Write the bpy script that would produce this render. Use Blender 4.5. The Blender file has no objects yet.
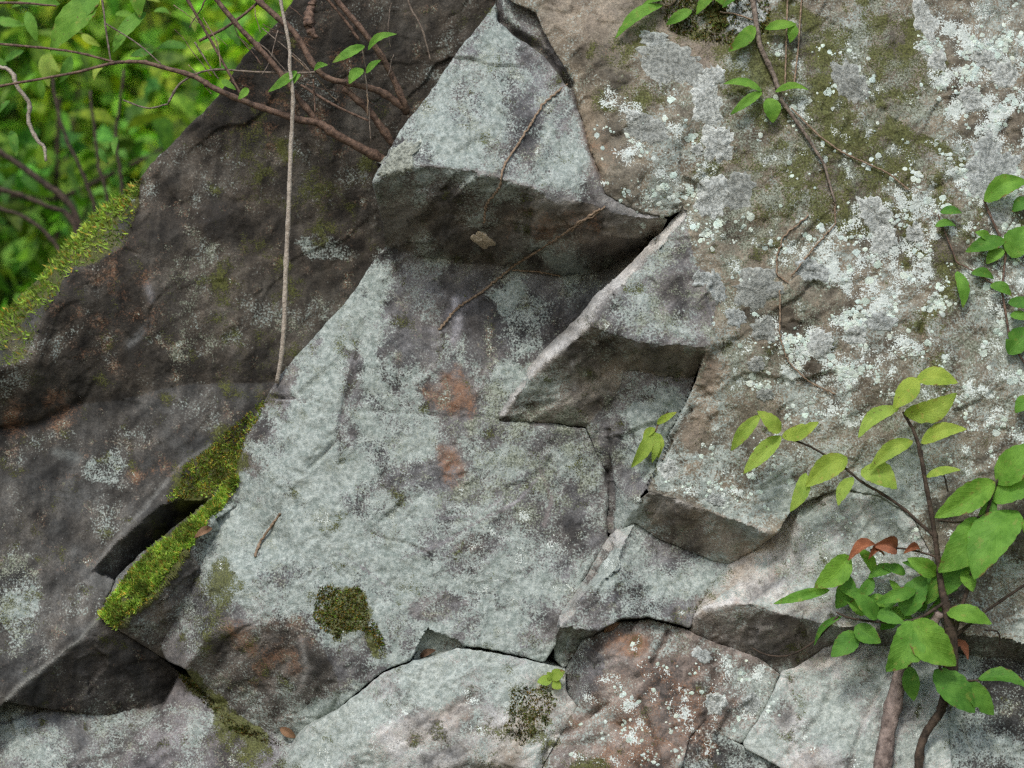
import bpy, math, random
import numpy as np
from mathutils import Vector
from mathutils.geometry import delaunay_2d_cdt

random.seed(7); RNG = np.random.default_rng(11)
scene = bpy.context.scene
COL = scene.collection

# ------------------------------------------------------------------ camera, sky, sun
CAM_Z, PITCH, DIST, FPX = 1.5, math.radians(8), 3.0, 1920.0
S = DIST / FPX                                   # metres per unit on the rock face
cam_d = bpy.data.cameras.new('camera'); cam = bpy.data.objects.new('camera', cam_d); COL.objects.link(cam)
cam.location = (0, 0, CAM_Z); cam.rotation_euler = (math.pi/2 + PITCH, 0, 0)
cam_d.sensor_width = 36; cam_d.lens = 36*FPX/1024; cam_d.clip_end = 3000; cam_d.clip_start = .02
cam_d.dof.use_dof = True; cam_d.dof.focus_distance = DIST - .06; cam_d.dof.aperture_fstop = 3.2
scene.camera = cam

SUN = Vector((-.20, -.78, .74)).normalized()
world = bpy.data.worlds.new('World'); scene.world = world; world.use_nodes = True
wn = world.node_tree.nodes; wl = world.node_tree.links
sky = wn.new('ShaderNodeTexSky'); sky.sky_type = 'NISHITA'; sky.sun_disc = False
sky.sun_elevation = math.asin(SUN.z); sky.sun_rotation = math.atan2(SUN.x, SUN.y)
sky.air_density = 1.0; sky.dust_density = 1.8; sky.ozone_density = .6
wl.new(sky.outputs[0], wn['Background'].inputs[0]); wn['Background'].inputs[1].default_value = .15
sd = bpy.data.lights.new('sun', 'SUN'); sd.energy = 1.5; sd.angle = math.radians(10); sd.color = (1, .985, .96)
so = bpy.data.objects.new('sun', sd); COL.objects.link(so); so.rotation_euler = SUN.to_track_quat('Z', 'Y').to_euler()
so.location = (2, -4, 6)
scene.view_settings.view_transform = 'Standard'; scene.view_settings.look = 'None'
scene.view_settings.gamma = 1; scene.view_settings.use_curve_mapping = False
scene.view_settings.exposure = 0.43
scene.cycles.use_denoising = False
scene.cycles.filter_width = 1.3

# ------------------------------------------------------------------ basics
CP, SP = math.cos(PITCH), math.sin(PITCH)
def W(x, y, h):
    """Face coordinates (x right, y down, h out of the rock, units of S) to metres."""
    x = np.asarray(x, float); y = np.asarray(y, float); h = np.asarray(h, float)
    z = DIST - h*S
    X = (x-512)/FPX*z; V = (384-y)/FPX*z
    return np.stack([X, z*CP - V*SP, CAM_Z + z*SP + V*CP], -1)

_perm = np.random.default_rng(3).permutation(256); _perm = np.concatenate([_perm]*3)
_g = np.random.default_rng(4).normal(size=(256, 3)); _g /= np.linalg.norm(_g, axis=1)[:, None]
def perlin(x, y, z=0.0):
    x, y, z = np.broadcast_arrays(np.asarray(x, float), np.asarray(y, float), np.asarray(z, float))
    xi, yi, zi = np.floor(x).astype(int), np.floor(y).astype(int), np.floor(z).astype(int)
    fx, fy, fz = x-xi, y-yi, z-zi
    f = lambda t: t*t*t*(t*(t*6-15)+10)
    u, v, w = f(fx), f(fy), f(fz); out = 0
    for dx in (0, 1):
        for dy in (0, 1):
            for dz in (0, 1):
                g = _g[_perm[_perm[_perm[(xi+dx) & 255] + ((yi+dy) & 255)] + ((zi+dz) & 255)]]
                d = g[..., 0]*(fx-dx) + g[..., 1]*(fy-dy) + g[..., 2]*(fz-dz)
                out = out + d*(u if dx else 1-u)*(v if dy else 1-v)*(w if dz else 1-w)
    return out*1.5
def fbm(x, y, z=0.0, o=4, r=.5):
    t, a = 0, 1.
    for i in range(o):
        t = t + a*perlin(x*2**i+17*i, y*2**i-9*i, np.asarray(z)*2**i+5*i); a *= r
    return t

def mesh_np(name, verts, faces, mat, parent=None, smooth=True, attrs=None, n=4):
    """faces: (m, n) int array or list of tuples."""
    me = bpy.data.meshes.new(name)
    if isinstance(faces, np.ndarray):
        m, n = faces.shape
        me.vertices.add(len(verts)); me.vertices.foreach_set('co', np.asarray(verts, np.float32).ravel())
        me.loops.add(m*n); me.loops.foreach_set('vertex_index', faces.astype(np.int32).ravel())
        me.polygons.add(m); me.polygons.foreach_set('loop_start', np.arange(0, m*n, n, dtype=np.int32))
        me.update(calc_edges=True)
    else:
        me.from_pydata([tuple(v) for v in verts], [], faces); me.update()
    if smooth: me.polygons.foreach_set('use_smooth', np.ones(len(me.polygons), bool))
    for k, a in (attrs or {}).items():
        ca = me.attributes.new(k, 'FLOAT_COLOR', 'POINT')
        b = np.ones((len(verts), 4), np.float32); b[:, :3] = a
        ca.data.foreach_set('color', b.ravel())
    if mat: me.materials.append(mat)
    o = bpy.data.objects.new(name, me); COL.objects.link(o)
    if parent: adopt(o, parent)
    return o
def adopt(o, parent):
    o.parent = parent
    m = parent.matrix_basis.copy()
    if parent.parent: m = parent.parent.matrix_basis @ m if False else m
    o.matrix_parent_inverse = m.inverted()
def thing(name, label, cat, loc, group=None):
    o = bpy.data.objects.new(name, None); COL.objects.link(o); o.location = loc; o.empty_display_size = .05
    o['label'] = label; o['category'] = cat
    if group: o['group'] = group
    return o
def tag(o, label=None, cat=None, group=None, kind=None):
    for k, v in (('label', label), ('category', cat), ('group', group), ('kind', kind)):
        if v: o[k] = v
    return o

# ------------------------------------------------------------------ materials
class N:
    def __init__(s, name):
        s.m = bpy.data.materials.new(name); s.m.use_nodes = True
        s.t = s.m.node_tree; s.b = s.t.nodes['Principled BSDF']; s.out = s.t.nodes['Material Output']
        s.b.inputs['Specular IOR Level'].default_value = .25
    def n(s, typ, **k):
        o = s.t.nodes.new('ShaderNode'+typ)
        for a, v in k.items(): setattr(o, a, v)
        return o
    def lk(s, a, b):
        if isinstance(a, (int, float)): b.default_value = a
        elif isinstance(a, tuple): b.default_value = (*a, 1) if len(a) == 3 and b.type == 'RGBA' else a
        else: s.t.links.new(a, b)
    def pos(s): return s.n('NewGeometry').outputs['Position']
    def noise(s, sc, det=4, ro=.55, off=0., dist=0., stretch=None):
        v = s.n('TexNoise'); p = s.pos()
        if stretch:
            mp = s.n('Mapping'); mp.inputs['Rotation'].default_value = stretch[0]; mp.inputs['Scale'].default_value = stretch[1]
            s.lk(p, mp.inputs[0]); p = mp.outputs[0]
        if off:
            mp = s.n('VectorMath', operation='ADD'); s.lk(p, mp.inputs[0]); mp.inputs[1].default_value = (off*1.37, off*2.11, off*.73); p = mp.outputs[0]
        s.lk(p, v.inputs['Vector'])
        for k, x in (('Scale', sc), ('Detail', det), ('Roughness', ro), ('Distortion', dist)): v.inputs[k].default_value = x
        return v.outputs['Fac']
    def vor(s, sc, feat='F1', out='Distance', rnd=1.):
        v = s.n('TexVoronoi', feature=feat); s.lk(s.pos(), v.inputs['Vector']); v.inputs['Scale'].default_value = sc
        v.inputs['Randomness'].default_value = rnd
        return v.outputs[out]
    def ma(s, op, a, b=0., c=0., clamp=False):
        o = s.n('Math', operation=op, use_clamp=clamp)
        s.lk(a, o.inputs[0]); s.lk(b, o.inputs[1]); s.lk(c, o.inputs[2]); return o.outputs[0]
    def mr(s, v, a, b, c=0., d=1.):
        o = s.n('MapRange'); o.interpolation_type = 'SMOOTHSTEP'
        for i, x in enumerate((v, a, b, c, d)): s.lk(x, o.inputs[i])
        return o.outputs[0]
    def mix(s, f, a, b, bt='MIX'):
        o = s.n('Mix', data_type='RGBA', blend_type=bt)
        s.lk(f, o.inputs['Factor']); s.lk(a, o.inputs[6]); s.lk(b, o.inputs[7]); return o.outputs[2]
    def at(s, nm):
        a = s.n('Attribute', attribute_name=nm); return a.outputs['Color']
    def sep(s, c):
        o = s.n('SeparateColor'); s.lk(c, o.inputs[0]); return o.outputs
    def scale(s, c, f):
        o = s.n('VectorMath', operation='SCALE'); s.lk(c, o.inputs[0]); s.lk(f, o.inputs['Scale']); return o.outputs[0]
    def bump(s, h, dist, st=1., prev=None):
        o = s.n('Bump'); s.lk(h, o.inputs['Height']); o.inputs['Distance'].default_value = dist; o.inputs['Strength'].default_value = st
        if prev is not None: s.lk(prev, o.inputs['Normal'])
        return o.outputs[0]
    def done(s, col, rough=.85, bump=None):
        s.lk(col, s.b.inputs['Base Color']); s.lk(rough, s.b.inputs['Roughness'])
        if bump is not None: s.lk(bump, s.b.inputs['Normal'])
        return s.m

def rock_material():
    """Growth and stain fields come per vertex (in standard deviations); the shader adds the fine grain and the edges."""
    s = N('lichened_rock')
    stone = s.at('stone'); ma_ = s.sep(s.at('masks')); mb = s.sep(s.at('stains'))
    teal, white, moss = ma_[0], ma_[1], ma_[2]; rust, dark, grey = mb[0], mb[1], mb[2]
    a = s.noise(330, 3, .62, 0); b = s.noise(120, 4, .66, 3.1); g = s.noise(800, 1, .5, 7.7); e = s.noise(420, 2, .6, 12.3)
    z = lambda n, k: s.ma('MULTIPLY', s.ma('SUBTRACT', n, .5), k)
    fa, fb, fe = z(a, 8.), z(b, 7.), z(e, 8.)
    v = s.ma('ADD', s.ma('ADD', 1., s.ma('MULTIPLY', fa, .20)), s.ma('ADD', s.ma('MULTIPLY', fb, .15), z(g, .9)))
    c = s.scale(stone, s.ma('MAXIMUM', v, .25))
    lay = lambda f, k, fn, w: s.mr(s.ma('ADD', f, s.ma('MULTIPLY', fn, k)), -w, w)
    c = s.mix(s.ma('MULTIPLY', lay(dark, .6, fb, .6), .75), c, (.030, .027, .024))
    c = s.mix(s.ma('MULTIPLY', lay(rust, .8, fa, 1.3), .75), c, s.mix(s.mr(b, .3, .7), (.15, .075, .042), (.31, .165, .092)))
    tf = lay(teal, .95, fa, .75)
    tc = s.mix(s.mr(b, .33, .68), (.212, .256, .230), (.42, .468, .428)); tc = s.scale(tc, s.ma('ADD', 1., s.ma('MULTIPLY', fe, .15)))
    c = s.mix(s.ma('MULTIPLY', tf, .88), c, tc)
    gf = lay(grey, 1.0, fe, .45)
    c = s.mix(s.ma('MULTIPLY', gf, .85), c, s.mix(s.mr(a, .32, .68), (.082, .092, .058), (.33, .36, .285)))
    mf = lay(moss, .7, fe, .6)
    c = s.mix(s.ma('MULTIPLY', mf, .9), c, s.mix(s.mr(a, .3, .7), (.040, .042, .012), (.125, .135, .034)))
    wf = lay(white, .75, fe, .22)
    c = s.mix(s.ma('MULTIPLY', wf, .93), c, s.mix(s.mr(e, .3, .7), (.42, .47, .43), (.66, .71, .66)))
    h = s.ma('ADD', s.ma('MULTIPLY', b, .8), s.ma('MULTIPLY', a, .55)); h = s.ma('ADD', h, s.ma('MULTIPLY', g, .12))
    h = s.ma('ADD', h, s.ma('MULTIPLY', wf, .16)); h = s.ma('ADD', h, s.ma('MULTIPLY', mf, .3)); h = s.ma('ADD', h, s.ma('MULTIPLY', tf, .05))
    return s.done(c, .88, s.bump(h, .0026, .7))
ROCK = rock_material()

def simple(name, c1, c2, sc=120, rough=.85, bd=.002, det=5, attr=None):
    s = N(name); n = s.noise(sc, det, .65)
    c = s.mix(s.mr(n, .3, .7), c1, c2)
    if attr: c = s.mix(1., c, s.at(attr), 'MULTIPLY')
    return s.done(c, rough, s.bump(s.noise(sc*2.2, 4, .6, 2.), bd, .8))
FLECK = simple('mint_lichen', (.50, .56, .50), (.72, .77, .70), 260, .9, .002, attr='tint')
PATCH = simple('pale_grey_lichen', (.17, .18, .165), (.56, .575, .54), 210, .95, .003, det=7, attr='tint')
BARK_RED = simple('reddish_bark', (.055, .036, .027), (.20, .128, .090), 130, .7, .002)
BARK_GREY = simple('grey_bark', (.085, .065, .050), (.26, .21, .165), 140, .8, .002)
BARK_PALE = simple('bleached_twig', (.24, .20, .155), (.50, .44, .36), 150, .8, .002)
BARK_DARK = simple('dark_bark', (.020, .015, .010), (.085, .060, .042), 90, .8, .002)
ROOT = simple('dry_rootlet', (.14, .095, .06), (.34, .25, .17), 200, .8, .001)
BARK_TRUNK = simple('mottled_trunk_bark', (.075, .055, .046), (.30, .235, .20), 70, .85, .004, 8)
MUD = simple('dried_mud', (.42, .34, .24), (.66, .56, .42), 160, .95, .003)

def leaf_mat(name, c1, c2, tr=.35, attr=None, spot=None, rough=.6):
    s = N(name); uv = s.sep(s.at('leafuv')); u, v = uv[0], uv[1]
    n = s.noise(45, 5, .6); c = s.mix(s.mr(n, .3, .7), c1, c2)
    if spot: c = s.mix(s.mr(s.noise(75, 4, .6, 4.), .60, .70, 0, .8), c, spot)
    au = s.ma('ABSOLUTE', s.ma('SUBTRACT', u, .5))
    w = s.ma('SUBTRACT', s.ma('MULTIPLY', v, 9.), s.ma('MULTIPLY', au, 7.))
    side = s.ma('ABSOLUTE', s.ma('SUBTRACT', s.ma('FRACT', w), .5))
    vein = s.ma('MAXIMUM', s.mr(side, .0, .14, 1, 0), s.mr(au, .0, .05, 1, 0))
    oi = s.n('ObjectInfo').outputs['Random']
    c = s.mix(s.ma('MULTIPLY', oi, .5), c, s.mix(1., c, (1.35, 1.12, .8), 'MULTIPLY'))
    ed = s.ma('ADD', s.ma('MULTIPLY', s.ma('MAXIMUM', s.ma('MULTIPLY', au, 2.), v), .55), s.noise(55, 5, .7, 6.))     # browned margin and tip
    c = s.mix(s.mr(ed, 1.09, 1.16, 0, .85), c, (.20, .105, .045))
    c = s.mix(s.mr(s.noise(160, 2, .5, 9.), .70, .74, 0, .8), c, (.16, .11, .05))
    c = s.mix(s.ma('MULTIPLY', vein, .16), c, s.mix(1., c, (1.5, 1.4, 1.3), 'MULTIPLY'))
    if attr: c = s.mix(1., c, s.at(attr), 'MULTIPLY')
    s.done(c, rough, s.bump(vein, .0006, .5)); s.b.inputs['Specular IOR Level'].default_value = .2
    t = s.n('BsdfTranslucent'); s.lk(s.mix(1., c, (1.3, 1.25, .6), 'MULTIPLY'), t.inputs[0])
    m = s.n('MixShader'); s.lk(tr, m.inputs[0]); s.lk(s.b.outputs[0], m.inputs[1]); s.lk(t.outputs[0], m.inputs[2])
    s.lk(m.outputs[0], s.out.inputs[0]); return s.m
L_YEL = leaf_mat('yellow_green_leaf', (.22, .35, .055), (.35, .49, .095), .4, spot=(.36, .36, .09))
L_MID = leaf_mat('fresh_green_leaf', (.10, .25, .030), (.19, .40, .065), .4, spot=(.24, .34, .075))
L_DEEP = leaf_mat('deep_green_leaf', (.055, .165, .022), (.110, .27, .042), .3, spot=(.16, .25, .045))
L_DRY = leaf_mat('rusty_dry_leaf', (.14, .055, .030), (.33, .14, .080), .15, rough=.9)
L_DEAD = leaf_mat('dead_leaf', (.085, .050, .032), (.23, .15, .10), .1, rough=.9)
L_BG = leaf_mat('shrub_leaf', (.062, .165, .024), (.245, .43, .070), .4, attr='tint')
MOSS = None
def moss_mat():
    s = N('moss'); n = s.noise(60, 5, .6)
    c = s.mix(s.mr(n, .3, .7), (.090, .150, .018), (.245, .335, .060)); c = s.mix(1., c, s.at('tint'), 'MULTIPLY')
    s.done(c, .9)
    t = s.n('BsdfTranslucent'); s.lk(c, t.inputs[0]); m = s.n('MixShader'); m.inputs[0].default_value = .3
    s.lk(s.b.outputs[0], m.inputs[1]); s.lk(t.outputs[0], m.inputs[2]); s.lk(m.outputs[0], s.out.inputs[0]); return s.m
MOSS = moss_mat()

# ------------------------------------------------------------------ ground and hill
def ground():
    ax = np.concatenate([-np.geomspace(900, 12, 26), np.linspace(-11, 11, 60), np.geomspace(12, 900, 26)])
    X, Y = np.meshgrid(ax, ax + 3)
    sm = lambda t: np.clip(t, 0, 1)**2*(3-2*np.clip(t, 0, 1))
    Z = sm((Y-3.35)/7.)*3.6 + sm((Y-10)/60)*10 + .10*fbm(X*.5, Y*.5, 1., 4)*np.clip(np.hypot(X, Y)/3, .2, 3)
    V = np.stack([X, Y, Z], -1).reshape(-1, 3); n = len(ax)
    i = np.arange(n*n).reshape(n, n); F = np.stack([i[:-1, :-1], i[:-1, 1:], i[1:, 1:], i[1:, :-1]], -1).reshape(-1, 4)
    s = N('leaf_litter_soil'); a = s.noise(4, 8, .7); b = s.noise(60, 5, .7, 2.)
    c = s.mix(s.mr(b, .35, .65), (.12, .088, .055), (.30, .235, .165)); c = s.mix(s.mr(a, .45, .6), c, (.045, .075, .018))
    o = mesh_np('ground', V, F, s.done(c, .95, s.bump(b, .03))); tag(o, kind='structure')
    return lambda x, y: sm((y-3.35)/7.)*3.6 + sm((y-10)/60)*10
GZ = ground()

# ------------------------------------------------------------------ rock face
STEP = 1.6
gx = np.concatenate([-150 - np.geomspace(4, 380, 40)[::-1], np.arange(-150, -13, 3), np.arange(-12, 1038, STEP), np.arange(1040, 1180, 3), 1180 + np.geomspace(4, 330, 40)])
gy = np.concatenate([-12 - np.geomspace(2.5, 480, 40)[::-1], np.arange(-12, 782, STEP), np.arange(784, 880, 3), 880 + np.geomspace(4, 860, 60)])
NX, NY = len(gx), len(gy)
PX, PY = np.meshgrid(gx, gy)
def warp(x, y):
    dx = 2.6*perlin(x/45, y/45, 1.3) + 1.5*perlin(x/14, y/14, 2.3) + 1.1*perlin(x/5, y/5, 3.3)
    dy = 2.6*perlin(x/45, y/45, 7.3) + 1.5*perlin(x/14, y/14, 8.3) + 1.1*perlin(x/5, y/5, 9.3)
    return x+dx*.55, y+dy*.55
QX, QY = warp(PX, PY)
cxs, cys = (gx[1:]+gx[:-1])/2, (gy[1:]+gy[:-1])/2
CX, CY = np.meshgrid(cxs, cys); CQX, CQY = warp(CX, CY)

def tris_of(bound, inner):
    pts = [(p[0], p[1]) for p in list(bound)+list(inner)]; hs = [p[2] for p in list(bound)+list(inner)]
    nb = len(bound)
    vo, eo, fo, ov, oe, of = delaunay_2d_cdt([Vector(p) for p in pts], [(i, (i+1) % nb) for i in range(nb)], [list(range(nb))], 1, .001)
    H = []
    for i, src in enumerate(ov):
        if src: H.append(hs[src[0]])
        else:
            d = [(vo[i].x-p[0])**2+(vo[i].y-p[1])**2+.01 for p in pts]; w = [1/q for q in d]
            H.append(sum(a*b for a, b in zip(w, hs))/sum(w))
    out = []
    for f in fo:
        for k in range(1, len(f)-1):
            out.append([(vo[j].x, vo[j].y, H[j]) for j in (f[0], f[k], f[k+1])])
    return out
def raster(tri, X, Y, Hh, Fi, fid, wantH=True):
    (x0, y0, h0), (x1, y1, h1), (x2, y2, h2) = tri
    den = (y1-y2)*(x0-x2)+(x2-x1)*(y0-y2)
    if abs(den) < 1e-6: return
    pad = 12
    ax = gx if wantH else cxs; ay = gy if wantH else cys
    i0, i1 = np.searchsorted(ax, [min(x0, x1, x2)-pad, max(x0, x1, x2)+pad]); j0, j1 = np.searchsorted(ay, [min(y0, y1, y2)-pad, max(y0, y1, y2)+pad])
    sl = (slice(j0, j1), slice(i0, i1)); x, y = X[sl], Y[sl]
    a = ((y1-y2)*(x-x2)+(x2-x1)*(y-y2))/den; b = ((y2-y0)*(x-x2)+(x0-x2)*(y-y2))/den; c = 1-a-b
    m = (a >= -1e-6) & (b >= -1e-6) & (c >= -1e-6)
    Fi[sl][m] = fid
    if wantH: Hh[sl][m] = (a*h0+b*h1+c*h2)[m]
def dil(A, M):
    """grow valid region M of A by one ring with neighbour means"""
    s_ = np.zeros_like(A); n_ = np.zeros_like(A); Az = np.where(M, A, 0); Mf = M.astype(float)
    P = np.pad(Az, 1); Q = np.pad(Mf, 1)
    for dy in (0, 1, 2):
        for dx in (0, 1, 2):
            s_ += P[dy:dy+A.shape[0], dx:dx+A.shape[1]]; n_ += Q[dy:dy+A.shape[0], dx:dx+A.shape[1]]
    mean = s_/np.maximum(n_, 1e-9)
    return mean, n_ > 0
def seg_dist(X, Y, pl):
    d = np.full(X.shape, 1e9)
    for (x0, y0), (x1, y1) in zip(pl[:-1], pl[1:]):
        l2 = (x1-x0)**2+(y1-y0)**2
        t = np.clip(((X-x0)*(x1-x0)+(Y-y0)*(y1-y0))/l2, 0, 1)
        d = np.minimum(d, np.hypot(X-x0-t*(x1-x0), Y-y0-t*(y1-y0)))
    return d

# cracks: (polyline, depth, half width)
CRACKS = [
 ([(609, 430), (607, 470), (611, 500), (609, 545), (585, 582)], 7, 2.4), ([(272, 396), (284, 398), (297, 399)], 5, 1.6), ([(310, 399), (324, 405)], 3, 1.4),
 ([(361, 325), (352, 372), (345, 400), (338, 436), (342, 464)], 4, 2.6), ([(338, 440), (322, 456), (309, 468)], 5, 1.8),
 ([(360, 411), (430, 414), (500, 419)], 2, 1.6), ([(585, 426), (540, 424), (500, 420)], 3, 2), ([(498, -4), (503, 18), (518, 32), (547, 53), (571, 85)], 12, 3.4),
 ([(571, 85), (578, 110), (592, 150), (602, 180)], 4, 2.2), ([(668, 630), (660, 648), (651, 662)], 6, 2.2), ([(577, 728), (592, 715), (609, 704)], 5, 2.2),
 ([(0, 431), (38, 426), (60, 413), (79, 404)], 9, 4), ([(-20, 724), (20, 716), (42, 708), (52, 702)], 5, 2), ([(70, 766), (92, 758), (122, 750)], 5, 2),
 ([(92, 572), (84, 585), (80, 592)], 5, 1.8), ([(780, 535), (795, 508), (822, 496), (848, 489)], 3, 2), ([(690, 410), (664, 455), (645, 488)], 4, 2),
 ([(480, 690), (460, 705), (440, 717), (430, 730)], 3, 3), ([(540, 768), (552, 735), (577, 728)], 5, 3), ([(380, 520), (392, 512), (405, 497)], 3, 2), ([(446, 470), (452, 462)], 4, 2),
 ([(705, 722), (712, 690), (716, 660)], 4, 2.5), ([(640, 700), (655, 735), (660, 770)], 4, 2), ([(880, 690), (860, 730), (850, 770)], 4, 2.5), ([(656, 236), (648, 246), (640, 257)], 5, 1.8),
 ([(252, 545), (262, 532), (278, 512), (286, 496)], 2.5, 1.8), ([(940, 395), (920, 330), (935, 300)], 4, 3), ([(1010, 120), (980, 170), (930, 190)], 4, 3),
]
_r = random.Random(21)
for _ in range(34):
    x, y = _r.uniform(180, 1024), _r.uniform(0, 768); a = _r.choice((-.7, -.9, .5, 1.5))+_r.uniform(-.3, .3); pl = [(x, y)]
    for k in range(_r.randint(3, 8)):
        a += _r.uniform(-.45, .45); l = _r.uniform(6, 18); x += l*math.cos(a); y += l*math.sin(a); pl.append((x, y))
    CRACKS.append((pl, _r.uniform(1.2, 2.6), _r.uniform(.9, 1.5)))
MOSS_UP = [(0, 315), (12, 306), (38, 280), (70, 241), (97, 212), (129, 189), (140, 180), (140, 205), (126, 244), (103, 259), (67, 277), (56, 297), (38, 326), (32, 359), (0, 369), (-60, 408), (-260, 556), (-260, 510), (-60, 356)]
MOSS_LO = [(236, 474), (231, 477), (214, 500), (176, 533), (155, 547), (126, 577), (116, 593), (100, 616), (117, 630), (132, 615), (158, 595), (179, 568), (193, 545), (207, 526), (225, 506), (240, 482)]
def in_poly(X, Y, poly):
    r = np.zeros(np.shape(X), bool); n = len(poly)
    for i in range(n):
        x0, y0 = poly[i]; x1, y1 = poly[(i+1) % n]
        if y0 == y1: continue
        r ^= ((y0 > Y) != (y1 > Y)) & (X < (x1-x0)*(Y-y0)/(y1-y0)+x0)
    return r

# common relief (same field for every block so that neighbours stay in register)
REL = (5*perlin(PX/150, PY/150, .2) + 1.6*perlin(PX/62, PY/62, 1.2) + .6*perlin(PX/26, PY/26, 2.2) + .32*perlin(PX/11, PY/11, 3.2) + .22*perlin(PX/5.5, PY/5.5, 4.2))
u_ = (PX*.78 - PY*.62); v_ = (PX*.62 + PY*.78)
st = perlin(u_/110, v_/22, 6.); REL += .6*np.sign(st)*np.abs(st)**.4 + .22*perlin(u_/50, v_/6, 7.)
for k_, (su, sv, th, am) in enumerate([(110, 50, .22, 1.5), (70, 80, .30, -1.4), (45, 26, .36, 1.0), (26, 24, .42, -1.1), (14, 10, .48, -.8)]):   # thin flakes and spalls with sharp edges
    fl = perlin(u_/su+k_*3, v_/sv, 12.+k_)+.25*perlin(PX/9, PY/9, 50.+k_); REL += am*np.clip((fl-th)/.06, 0, 1)
def facet_relief(su, sv, seed, tilt, step):
    """tilted flat flakes with sharp borders, elongated along the bedding"""
    rg = np.random.default_rng(seed); U, Vv = (u_+6*perlin(PX/30, PY/30, seed))/su, (v_+5*perlin(PX/30, PY/30, seed+1.))/sv
    iu, iv = np.floor(U).astype(int), np.floor(Vv).astype(int); tab = rg.uniform(size=(128, 128, 5)); best = np.full(PX.shape, 1e9); out = np.zeros(PX.shape)
    for du in (-1, 0, 1):
        for dv in (-1, 0, 1):
            t = tab[(iu+du) % 128, (iv+dv) % 128]; cu, cv = iu+du+t[..., 0], iv+dv+t[..., 1]; d = (U-cu)**2+(Vv-cv)**2; m = d < best
            best = np.where(m, d, best); out = np.where(m, step*(t[..., 2]-.5)*2+tilt*((t[..., 3]-.5)*2*(U-cu)*su+(t[..., 4]-.5)*2*(Vv-cv)*sv), out)
    return out
FACETS = facet_relief(95, 48, 1, .055, 1.1)+facet_relief(36, 17, 2, .085, .55)
far = np.clip(np.maximum.reduce([-PX, PX-1024, -PY, PY-768])/120, 0, 1)
REL += far*(16*perlin(PX/110, PY/110, 20.)+9*perlin(PX/45, PY/45, 21.))
CR = np.zeros_like(PX)
for pl, dep, wd in CRACKS:
    d = seg_dist(QX, QY, pl); CR = np.maximum(CR, dep*np.exp(-(d/wd)**2))
REL -= CR*np.clip(.8+.9*perlin(PX/15, PY/15, 30.), .15, 1.4)
mossm = in_poly(QX, QY, MOSS_UP) | in_poly(QX, QY, MOSS_LO)
REL += mossm*(3+3*perlin(PX/14, PY/14, 33.))

# ---- what grows on and stains the stone: smooth masks in face coordinates
EDGE = fbm(PX/34, PY/34, 40., 4, .6)
def blob(cx, cy, rx, ry, ang=0, soft=.55, rough=.55):
    a = math.radians(ang); dx, dy = PX-cx, PY-cy
    u = (dx*math.cos(a)+dy*math.sin(a))/rx; v = (-dx*math.sin(a)+dy*math.cos(a))/ry
    return np.clip((1.0 + soft*.5 - np.hypot(u, v) + rough*EDGE)/soft, 0, 1)
def paint(base, blobs):
    a = np.full(PX.shape, float(base))
    for b in blobs:
        val, rest = b[0], b[1:]; m = blob(*rest); a = a*(1-m)+val*m
    return a
TEAL = paint(.45, [
 (.70, 360, 470, 150, 170, 30), (.88, 320, 430, 70, 110, 30), (.9, 340, 310, 40, 60, 40), (.9, 300, 540, 90, 70), (.72, 470, 560, 120, 60), (.9, 380, 600, 90, 40),
 (.16, 480, 330, 75, 65, 20), (.75, 520, 315, 30, 38), (.72, 510, 380, 22, 22), (.35, 455, 400, 26, 60), (.48, 545, 480, 70, 80), (.5, 350, 395, 12, 55, 8),
 (.66, 480, 110, 80, 70), (.80, 500, 60, 22, 60), (.82, 560, 150, 26, 50), (.75, 440, 150, 50, 25), (.45, 450, 80, 35, 30, -45),
 (.72, 660, 300, 50, 40), (.95, 655, 425, 36, 62), (.78, 740, 480, 60, 36, 15), (.70, 660, 580, 60, 40), (.66, 850, 550, 80, 50), (.75, 900, 490, 50, 30),
 (.80, 430, 700, 130, 50, -25), (.82, 340, 745, 70, 35, -20), (.74, 860, 720, 80, 60), (.4, 230, 660, 50, 40), (.35, 440, 605, 30, 14, -10), (.45, 410, 735, 60, 18, -25),
 (.12, 130, 330, 150, 160), (.30, 60, 560, 120, 90), (.40, 60, 740, 90, 30), (.45, 330, 250, 45, 22, 10), (.35, 210, 340, 30, 80), (.40, 20, 570, 30, 50),
 (.15, 780, 250, 100, 120, 30), (.3, 620, 90, 60, 120, -15), (.3, 900, 130, 150, 130), (.5, 1000, 320, 60, 90), (.25, 740, 390, 40, 50, -60), (.30, 650, 710, 70, 60),
 (.25, 450, 220, 110, 26, 5), (.15, 600, 240, 60, 30, 10), (.10, 620, 385, 90, 24, -20), (.1, 700, 530, 60, 20, 25), (.12, 760, 635, 80, 24, 12), (.1, 100, 670, 90, 40)])
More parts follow.
